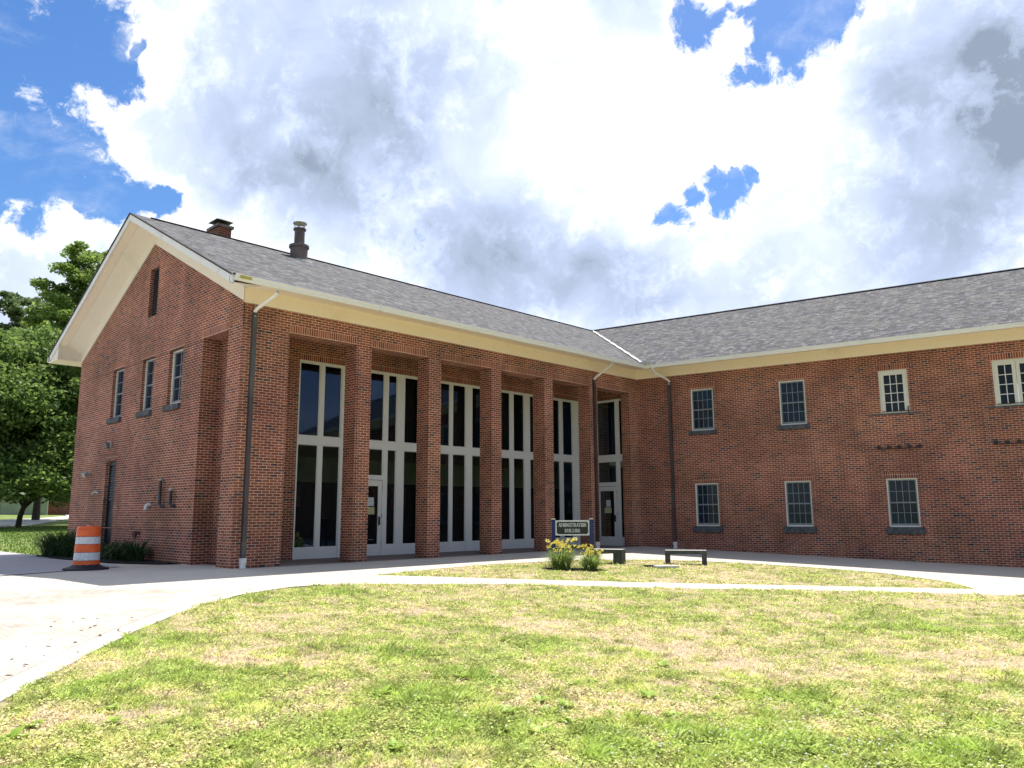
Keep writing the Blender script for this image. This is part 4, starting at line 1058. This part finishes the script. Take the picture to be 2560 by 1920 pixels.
def stroke(mb, a, b, wd, y):
    a, b = Vector(a), Vector(b); d = (b-a).normalized(); n_ = Vector((-d.y, d.x))*wd/2; a = a-d*wd*.3; b = b+d*wd*.3
    q = [a-n_, b-n_, b+n_, a+n_]; mb.face([(p.x, y, p.y) for p in q])
    mb.face([(p.x, y+.003, p.y) for p in q][::-1])
def text(txt, cx, z0, hgt, wd, gap):
    mb = MB(); sc = hgt/1.4; ws = [(.45 if c == 'I' else 1)*wd for c in txt]; tot = sum(ws)+gap*(len(txt)-1); x = cx-tot/2; cnt = 0
    for c, wc in zip(txt, ws):
        for s in G_[c]:
            cnt += 1; y = -.0315-.00004*(cnt % 9)
            sx = wc if c != 'I' else wc
            if s[0] == 's':
                px, py = map(float, s[1:].split(',')); px = x+px*sx; py = z0+py*sc
                stroke(mb, (px-.011, py), (px+.011, py), .004, y); continue
            *pts, kd = s.split(' '); pts = [tuple(map(float, p.split(','))) for p in pts]
            for p, q in zip(pts[:-1], pts[1:]): stroke(mb, (x+p[0]*sx, z0+p[1]*sc), (x+q[0]*sx, z0+q[1]*sc), .014 if kd == 'T' else .0075, y)
        x += wc+gap
    return mb
text('ADMINISTRATION', 0, 1.035, .095, .047, .0125).build('lettering', M['signwhite'], sg, TS)
text('BUILDING', 0, .885, .09, .046, .013).build('lettering', M['signwhite'], sg, TS)

# ------------------------------------------------------------------ benches
def bench(loc, ang, Lx, label, wleg=.14):
    t = thing('bench', label, 'bench', loc, 'dark stone benches on the grass')
    T = Matrix.Translation(loc) @ Matrix.Rotation(ang, 4, 'Z')
    MB().box(-Lx/2, Lx/2, -.19, .19, .285, .385).build('seat', M['slate'], t, T, bevel=.008)
    MB().box(-Lx/2+.008, Lx/2-.008, -.182, .182, .386, .39).build('sunlit_seat_top', M['benchtop'], t, T)  # pale sheet painting sunlight onto the dark stone seat
    for sx in (-1, 1):
        c = sx*(Lx/2-wleg/2); MB().box(c-wleg/2, c+wleg/2, -.17, .17, -.1, .284).build('leg', M['slate'], t, T, bevel=.006)
b2c = Vector((5.42, -5.52, h(5.4)-.01))
bench(b2c, math.atan2(.42, .88)+.1, 1.16, 'dark stone bench standing free on the grass right of the sign and flowers')
bench(Vector((3.93, -7.30, h(3.9)-.01)), .32, 1.05, 'dark stone bench half hidden behind the yellow flowers and the sign', .26)
# flat utility cover
uc = MB().prism([(5.69,-7.44,-.19), (6.12,-6.99,-.19), (5.84,-6.72,-.19), (5.41,-7.17,-.19)], (0,0,0), (0,0,.045)).build('utility_cover', M['benchtop'])
tag(uc, 'flat pale concrete cover lying in the grass in front of the free standing bench', 'cover')
uc2 = MB().prism([(5.20,-7.36,-.185), (5.50,-7.20,-.185), (5.42,-7.0,-.185), (5.14,-7.12,-.185)], (0,0,0), (0,0,.04)).build('metal_plate', M['rubber'])
tag(uc2, 'small dark tilted plate beside the pale concrete cover', 'plate')

# ------------------------------------------------------------------ plants made of blades
def blades(n, rad, hgt, arch, wd, seed, lean=(.1, 1.0), base_r=.1):
    rg = np.random.default_rng(seed); V = []
    for i in range(n):
        a = rg.random()*6.283; l = lean[0]+(lean[1]-lean[0])*rg.random(); H = hgt*(.6+.5*rg.random()); Rr = rad*l
        bx, by = base_r*math.cos(a)*rg.random(), base_r*math.sin(a)*rg.random()
        d = np.array([math.cos(a), math.sin(a), 0]); sd = np.array([-math.sin(a), math.cos(a), 0]); ww = wd*(.7+.6*rg.random())
        pts = []
        Lb = hgt*(.75+.6*rg.random()); t0 = .08+.75*l*rg.random(); t1 = t0+arch*(.7+1.3*rg.random()); p = np.array([bx, by, 0.]); twist = rg.normal()*.25
        for k in range(6):
            pts.append(p.copy()); th_ = t0+(t1-t0)*(k/5)**1.2; st_ = Lb/5
            p = p+(d*math.sin(th_)+sd*twist*math.sin(th_)*.4)*st_+np.array([0, 0, math.cos(th_)])*st_; p[2] = max(p[2], .01)
        for k in range(5):
            w0, w1 = ww*(1-(k/5)**2), ww*(1-((k+1)/5)**2)
            V.append([pts[k]-sd*w0, pts[k]+sd*w0, pts[k+1]+sd*w1, pts[k+1]-sd*w1])
    return np.array(V)
def np_part(name, V, m, parent, loc=(0, 0, 0)):
    me = np_mesh(name, V, V.shape[1], None, m); o = bpy.data.objects.new(name, me); COL.objects.link(o); o.parent = parent; o.location = loc; return o
def merged_islands(me):
    b = bmesh.new(); b.from_mesh(me); bmesh.ops.remove_doubles(b, verts=b.verts, dist=1e-5); b.to_mesh(me); b.free()
def daylily(loc, sc, seed, label, nfl):
    t = thing('daylily', label, 'flowers', loc, 'yellow daylilies at the sign')
    o = np_part('leaves', blades(int(420*sc), .46*sc, .56*sc, 1.25, .011, seed, (.2, 1.25), .2*sc), M['lilyleaf'], t); merged_islands(o.data)
    rg = random.Random(seed)
    st = MB()
    for i in range(nfl):
        a = rg.random()*6.283; r = (.05+.36*rg.random())*sc; H = (.40+.30*rg.random())*sc
        top = Vector((r*math.cos(a), r*math.sin(a), H)); st.tube([(.1*math.cos(a), .1*math.sin(a), 0), (top.x*.6, top.y*.6, H*.6), top], [.006, .005, .004], 5, False)
        fl = MB()
        ax = Vector((rg.uniform(-.6, .6)-.1, rg.uniform(-.9, .1), .7)).normalized(); u_ = ax.orthogonal().normalized(); v_ = ax.cross(u_)
        for k in range(6):
            q = k*1.047; d = u_*math.cos(q)+v_*math.sin(q); e = u_*math.cos(q+.42)+v_*math.sin(q+.42); e2 = u_*math.cos(q-.42)+v_*math.sin(q-.42)
            s_ = .062*sc+.012
            fl.face([top, top+e2*s_*.5+ax*s_*.7, top+d*s_*1.15+ax*s_*.75, top+e*s_*.5+ax*s_*.7])
        fl.build('flower', M['lilyflower'], t, Matrix.Translation(loc))
    st.build('stems', M['lilyleaf'], t, Matrix.Translation(loc))
daylily(Vector((4.36, -9.72, h(4.4)-.015)), 1.04, 3, 'larger clump of yellow daylilies in front of the left post of the sign', 38)
daylily(Vector((4.98, -9.30, h(5.0)-.015)), .86, 8, 'smaller clump of yellow daylilies in front of the right post of the sign', 24)
MBd = sheet('flower_bed_soil', [(3.9,-10.0),(4.5,-10.15),(5.3,-9.6),(5.35,-9.1),(4.9,-8.95),(4.2,-9.35)], M['mulch'], .004)

def grass_mound(loc, rad, hgt, n, seed, label, m='yew', name='ornamental_grass', cat='shrub', wd=.012):
    t = thing(name, label, cat, loc, 'dark clumps planted along the gable wall')
    o = np_part('foliage', blades(n, rad, hgt, 1.15 if wd < .02 else 1.5, wd, seed, (.1, 1.15), rad*.62), M[m], t); merged_islands(o.data)
grass_mound(Vector((-9.95, -17.2, .02)), .95, .85, 1100, 11, 'biggest dark green mound of arching grass, left of the traffic drum')
grass_mound(Vector((-8.7, -17.15, .02)), .8, .68, 600, 12, 'dark green clump of grass just behind the left side of the traffic drum')
grass_mound(Vector((-6.9, -17.05, .02)), .45, .6, 200, 13, 'leafy dark clump right of the drum by the steel door', wd=.026)
grass_mound(Vector((-5.75, -17.0, .02)), .45, .6, 210, 14, 'dark leafy clump under the bell on the gable wall', wd=.026)
grass_mound(Vector((-4.75, -16.95, .02)), .42, .72, 160, 15, 'rightmost leafy clump in the mulch bed, with long arching leaves', wd=.024)

# broad weeds in the lawn
WEEDS = [(10.74,-23.46),(11.0,-23.64),(10.61,-22.8),(11.03,-22.94),(11.71,-20.82),(12.07,-20.66),(12.31,-20.38),(11.72,-19.8),(12.21,-22.55),(13.06,-21.67),(12.92,-20.39),(13.28,-20.74),(12.86,-19.88),(13.15,-19.84),(12.69,-18.91),(12.65,-19.18),(13.43,-18.97),(13.9,-18.55),(14.07,-18.11),(12.75,-17.75),(13.55,-19.73),(13.47,-20.19),(13.49,-20.64),(13.74,-21.04),(13.95,-19.38),(15.23,-19.59),(13.58,-20.06),(13.17,-20.11)]
def weed_mesh(seed):
    rg = np.random.default_rng(seed); V = []
    for i in range(11):
        a = i*.85+rg.random()*.5; Lw = .10+.06*rg.random(); w_ = .022+.014*rg.random(); el = .25+.7*rg.random()
        d = np.array([math.cos(a)*math.cos(el), math.sin(a)*math.cos(el), math.sin(el)]); s_ = np.array([-math.sin(a), math.cos(a), 0])
        p = [d*Lw*t-np.array([0, 0, .05*t*t*el]) for t in (0, .35, .7, 1.0)]; ws = (.3, 1, .95, .1)
        for k in range(3): V.append([p[k]-s_*w_*ws[k], p[k]+s_*w_*ws[k], p[k+1]+s_*w_*ws[k+1], p[k+1]-s_*w_*ws[k+1]])
    me = np_mesh('broadleaf_weed', np.array(V), 4, None, M['weed']); merged_islands(me); return me
WM = [weed_mesh(s) for s in range(4)]
for i, (x, y) in enumerate(WEEDS):
    o = bpy.data.objects.new('broadleaf_weed', WM[i % 4]); COL.objects.link(o); o.location = (x, y, h(x)-.005); o.rotation_euler.z = i*1.7
    o.scale = (.8+.22*math.sin(i*2.1),)*3
    tag(o, 'light green broadleaf weed rosette in the lawn', 'weed', 'broadleaf weeds scattered in the lawn')
# fallen leaves on the pavers
V = []
rg = np.random.default_rng(5)
for (x, y) in [(3.57,-21.78),(5.63,-21.84),(6.54,-21.78),(7.01,-22.27),(7.16,-22.49),(7.37,-22.11),(6.42,-21.64),(7.42,-22.41),(7.94,-22.25),(7.64,-22.37),(1.89,-21.27),(5.88,-20.91),(7.07,-21.73),(7.96,-22.91),(8.42,-22.91),(8.75,-23.13),(7.95,-22.6)]+[(rg.uniform(5.5, 9), rg.uniform(-23.6, -21.3)) for _ in range(30)]:
    if inpoly(np.array([x]), np.array([y]), LAWN)[0]: continue
    a = rg.random()*6.28; s_ = .018+.03*rg.random(); z = h(x)+.012
    d, e = np.array([math.cos(a), math.sin(a), .15]), np.array([-math.sin(a), math.cos(a), .1]); c = np.array([x, y, z])
    V.append([c-d*s_, c-e*s_*.5, c+d*s_, c+e*s_*.5])
me = np_mesh('leaf_litter', np.array(V), 4, None, M['deadleaf']); o = bpy.data.objects.new('leaf_litter', me); COL.objects.link(o)
tag(o, 'small brown fallen leaves scattered on the pale brick paving', 'leaves', kind='stuff')

# ------------------------------------------------------------------ trees
def tree(name, label, loc, H, R_, trunk_h, tr, nclump, nleaf, leaf, m, seed, lean=(0, 0), zc=.55, squash=1.0, group=None, fork=True, csz=1.0, skirt=0):
    rg = np.random.default_rng(seed); t = thing(name, label, 'tree', loc, group)
    tk = MB(); base = Vector((0, 0, 0)); top = Vector((lean[0], lean[1], trunk_h))
    tk.tube([(0, 0, -.3), (lean[0]*.3, lean[1]*.3, trunk_h*.5), top], [tr*1.25, tr, tr*.85], 12, False)
    cz = trunk_h+(H-trunk_h)*.5; hz = (H-trunk_h)*.5*1.02
    # clump centres fill an uneven ellipsoid
    C = []
    lob = [(rg.normal(size=3), .6+.5*rg.random()) for _ in range(7)]
    while len(C) < nclump:
        p = rg.normal(size=3); p /= np.linalg.norm(p); rr = rg.random()**.42
        f = 1.0
        for (l, a) in lob: l = l/np.linalg.norm(l); f += .16*a*max(0, p@l)**3-.04
        q = p*rr*f; zf = q[2]
        shape = (1-.35*max(0, zf))*(1-.12*max(0, -zf))
        C.append((np.array([lean[0]+q[0]*R_*shape, lean[1]+q[1]*R_*shape, cz+q[2]*hz]), rr))
    for i in range(skirt):
        a = rg.random()*6.283; e = R_*rg.random()**.5*.95; C.append((np.array([lean[0]+e*math.cos(a), lean[1]+e*math.sin(a), trunk_h+.6+rg.random()*H*.2]), 1))
    for i in range(9):
        a = i*2.4+rg.random(); e = R_*(.35+.35*rg.random()); z = trunk_h+(H-trunk_h)*(.15+.6*rg.random())
        p1 = top+Vector((math.cos(a)*e*.4, math.sin(a)*e*.4, (z-trunk_h)*.5)); p2 = Vector((lean[0]+math.cos(a)*e, lean[1]+math.sin(a)*e, z))
        tk.tube([top-Vector((0, 0, trunk_h*.12)), p1, p2], [tr*.55, tr*.32, tr*.1], 7, False)
    tk.tube([top, (lean[0]*1.1, lean[1]*1.1, H*.66)], [tr*.8, tr*.12], 8, False)
    tk.build('trunk', M['bark'], t, Matrix.Translation(loc), smooth=True)
    Vs = []
    for (c, rr) in C:
        n_ = int(nleaf*(.6+.8*rg.random())); cr = R_*.15*csz*(.7+.7*rg.random())
        P = rg.normal(size=(n_, 3)); P /= np.linalg.norm(P, axis=1)[:, None]; P *= (rg.random((n_, 1))**.5)*cr*np.array([1.25, 1.25, .55])
        P += c
        a = rg.normal(size=(n_, 3)); a[:, 2] *= .5; a /= np.linalg.norm(a, axis=1)[:, None]; b = rg.normal(size=(n_, 3)); b -= a*(a*b).sum(1)[:, None]; b /= np.linalg.norm(b, axis=1)[:, None]
        s_ = (leaf*(.6+.8*rg.random((n_, 1))))
        Vs.append(np.stack([P-a*s_, P-b*s_*.55, P+a*s_, P+b*s_*.55], 1))
    V = np.concatenate(Vs); V[:, :, 2] = np.maximum(V[:, :, 2], trunk_h*.75)
    np_part('crown', V, M[m], t)
    return t
def far_pos(x, y): return Vector((x, y, h(x)-.05))
FhL = Vector((-.970, .241, 0)); LL = Vector((.241, .970, 0))
def polar(u, dep):
    """world point on the ground a given depth away in the direction of picture column u (2560 wide)"""
    d = fwd+R2*((u-1280)/1972.4); d = Vector((d.x, d.y, 0)); k = dep/ (d.dot(Vector((fwd.x, fwd.y, 0))/ (fwd.x**2+fwd.y**2)**.5))
    p = CAM+d*k; return Vector((p.x, p.y, h(p.x)-.05))
tree('maple_tree', 'dark green maple with a short forked trunk standing in front of the road', polar(78, 54), 15.5, 8.2, 1.5, .17, 330, 260, .15, 'maplelow', 5, (.3, .2), skirt=110)
tree('tall_maple_tree', 'tallest light green tree rising behind the left end of the gable roof', polar(212, 68), 27.2, 6.6, 4, .3, 280, 260, .17, 'maple', 9, csz=.8, skirt=30)
tree('oak_tree', 'greyer open-crowned oak at the left edge of the picture, higher than the maple beside it', polar(-10, 80), 26.3, 5.8, 6, .3, 135, 230, .20, 'oak', 14, csz=.85)
tree('background_tree', 'broad green tree filling the gap between the oak and the tall tree', polar(120, 74), 22.0, 6.2, 3, .3, 220, 240, .18, 'maple', 21, skirt=60)
for i, (u, dep, hh_) in enumerate([(-160, 96, 15), (-60, 118, 14), (40, 122, 13), (130, 125, 13), (210, 128, 13)]):
    tree('woodland_tree', ['leftmost far tree beyond the boarded fence', 'far tree beyond the fence, behind the oak', 'far tree beyond the fence, behind the maple trunk', 'far tree beyond the right end of the boarded fence', 'far tree behind the low brick wall'][i], polar(u, dep+14), hh_, 8, 1.2, .3, 90, 220, .3, 'oak', 40+i, skirt=50, group='trees beyond the fence')

# ------------------------------------------------------------------ far fence and brick wall
def far_strip(u0, u1, dep, hgt, m, name, label, cat, th=.12, posts=False):
    a, b = polar(u0, dep), polar(u1, dep); d = (b-a); Ln = d.length; ang = math.atan2(d.y, d.x)
    T = Matrix.Translation(a) @ Matrix.Rotation(ang, 4, 'Z')
    t = thing(name, label, cat, a)
    o = MB().box(0, Ln, -th/2, th/2, -.3, hgt).build('panel' if posts else 'wall', m, t)
    o.parent = t; o.location = (0, 0, 0); o.rotation_euler.z = ang
    if posts:
        k = 0
        while k < Ln:
            q = MB().box(k-.06, k+.06, -th/2-.06, -th/2, -.3, hgt+.05).build('post', m, t); q.location = (0, 0, 0); q.rotation_euler.z = ang; k += 3.0
    return t
far_strip(-260, 147, 100, 2.0, M['fence'], 'boarded_fence', 'long pale green boarded fence beyond the road at the far left', 'fence', posts=True)
far_strip(148.5, 240, 101, 1.75, M['darkbrick'], 'low_brick_wall', 'low red brick wall at the right end of the boarded fence', 'wall', .3)
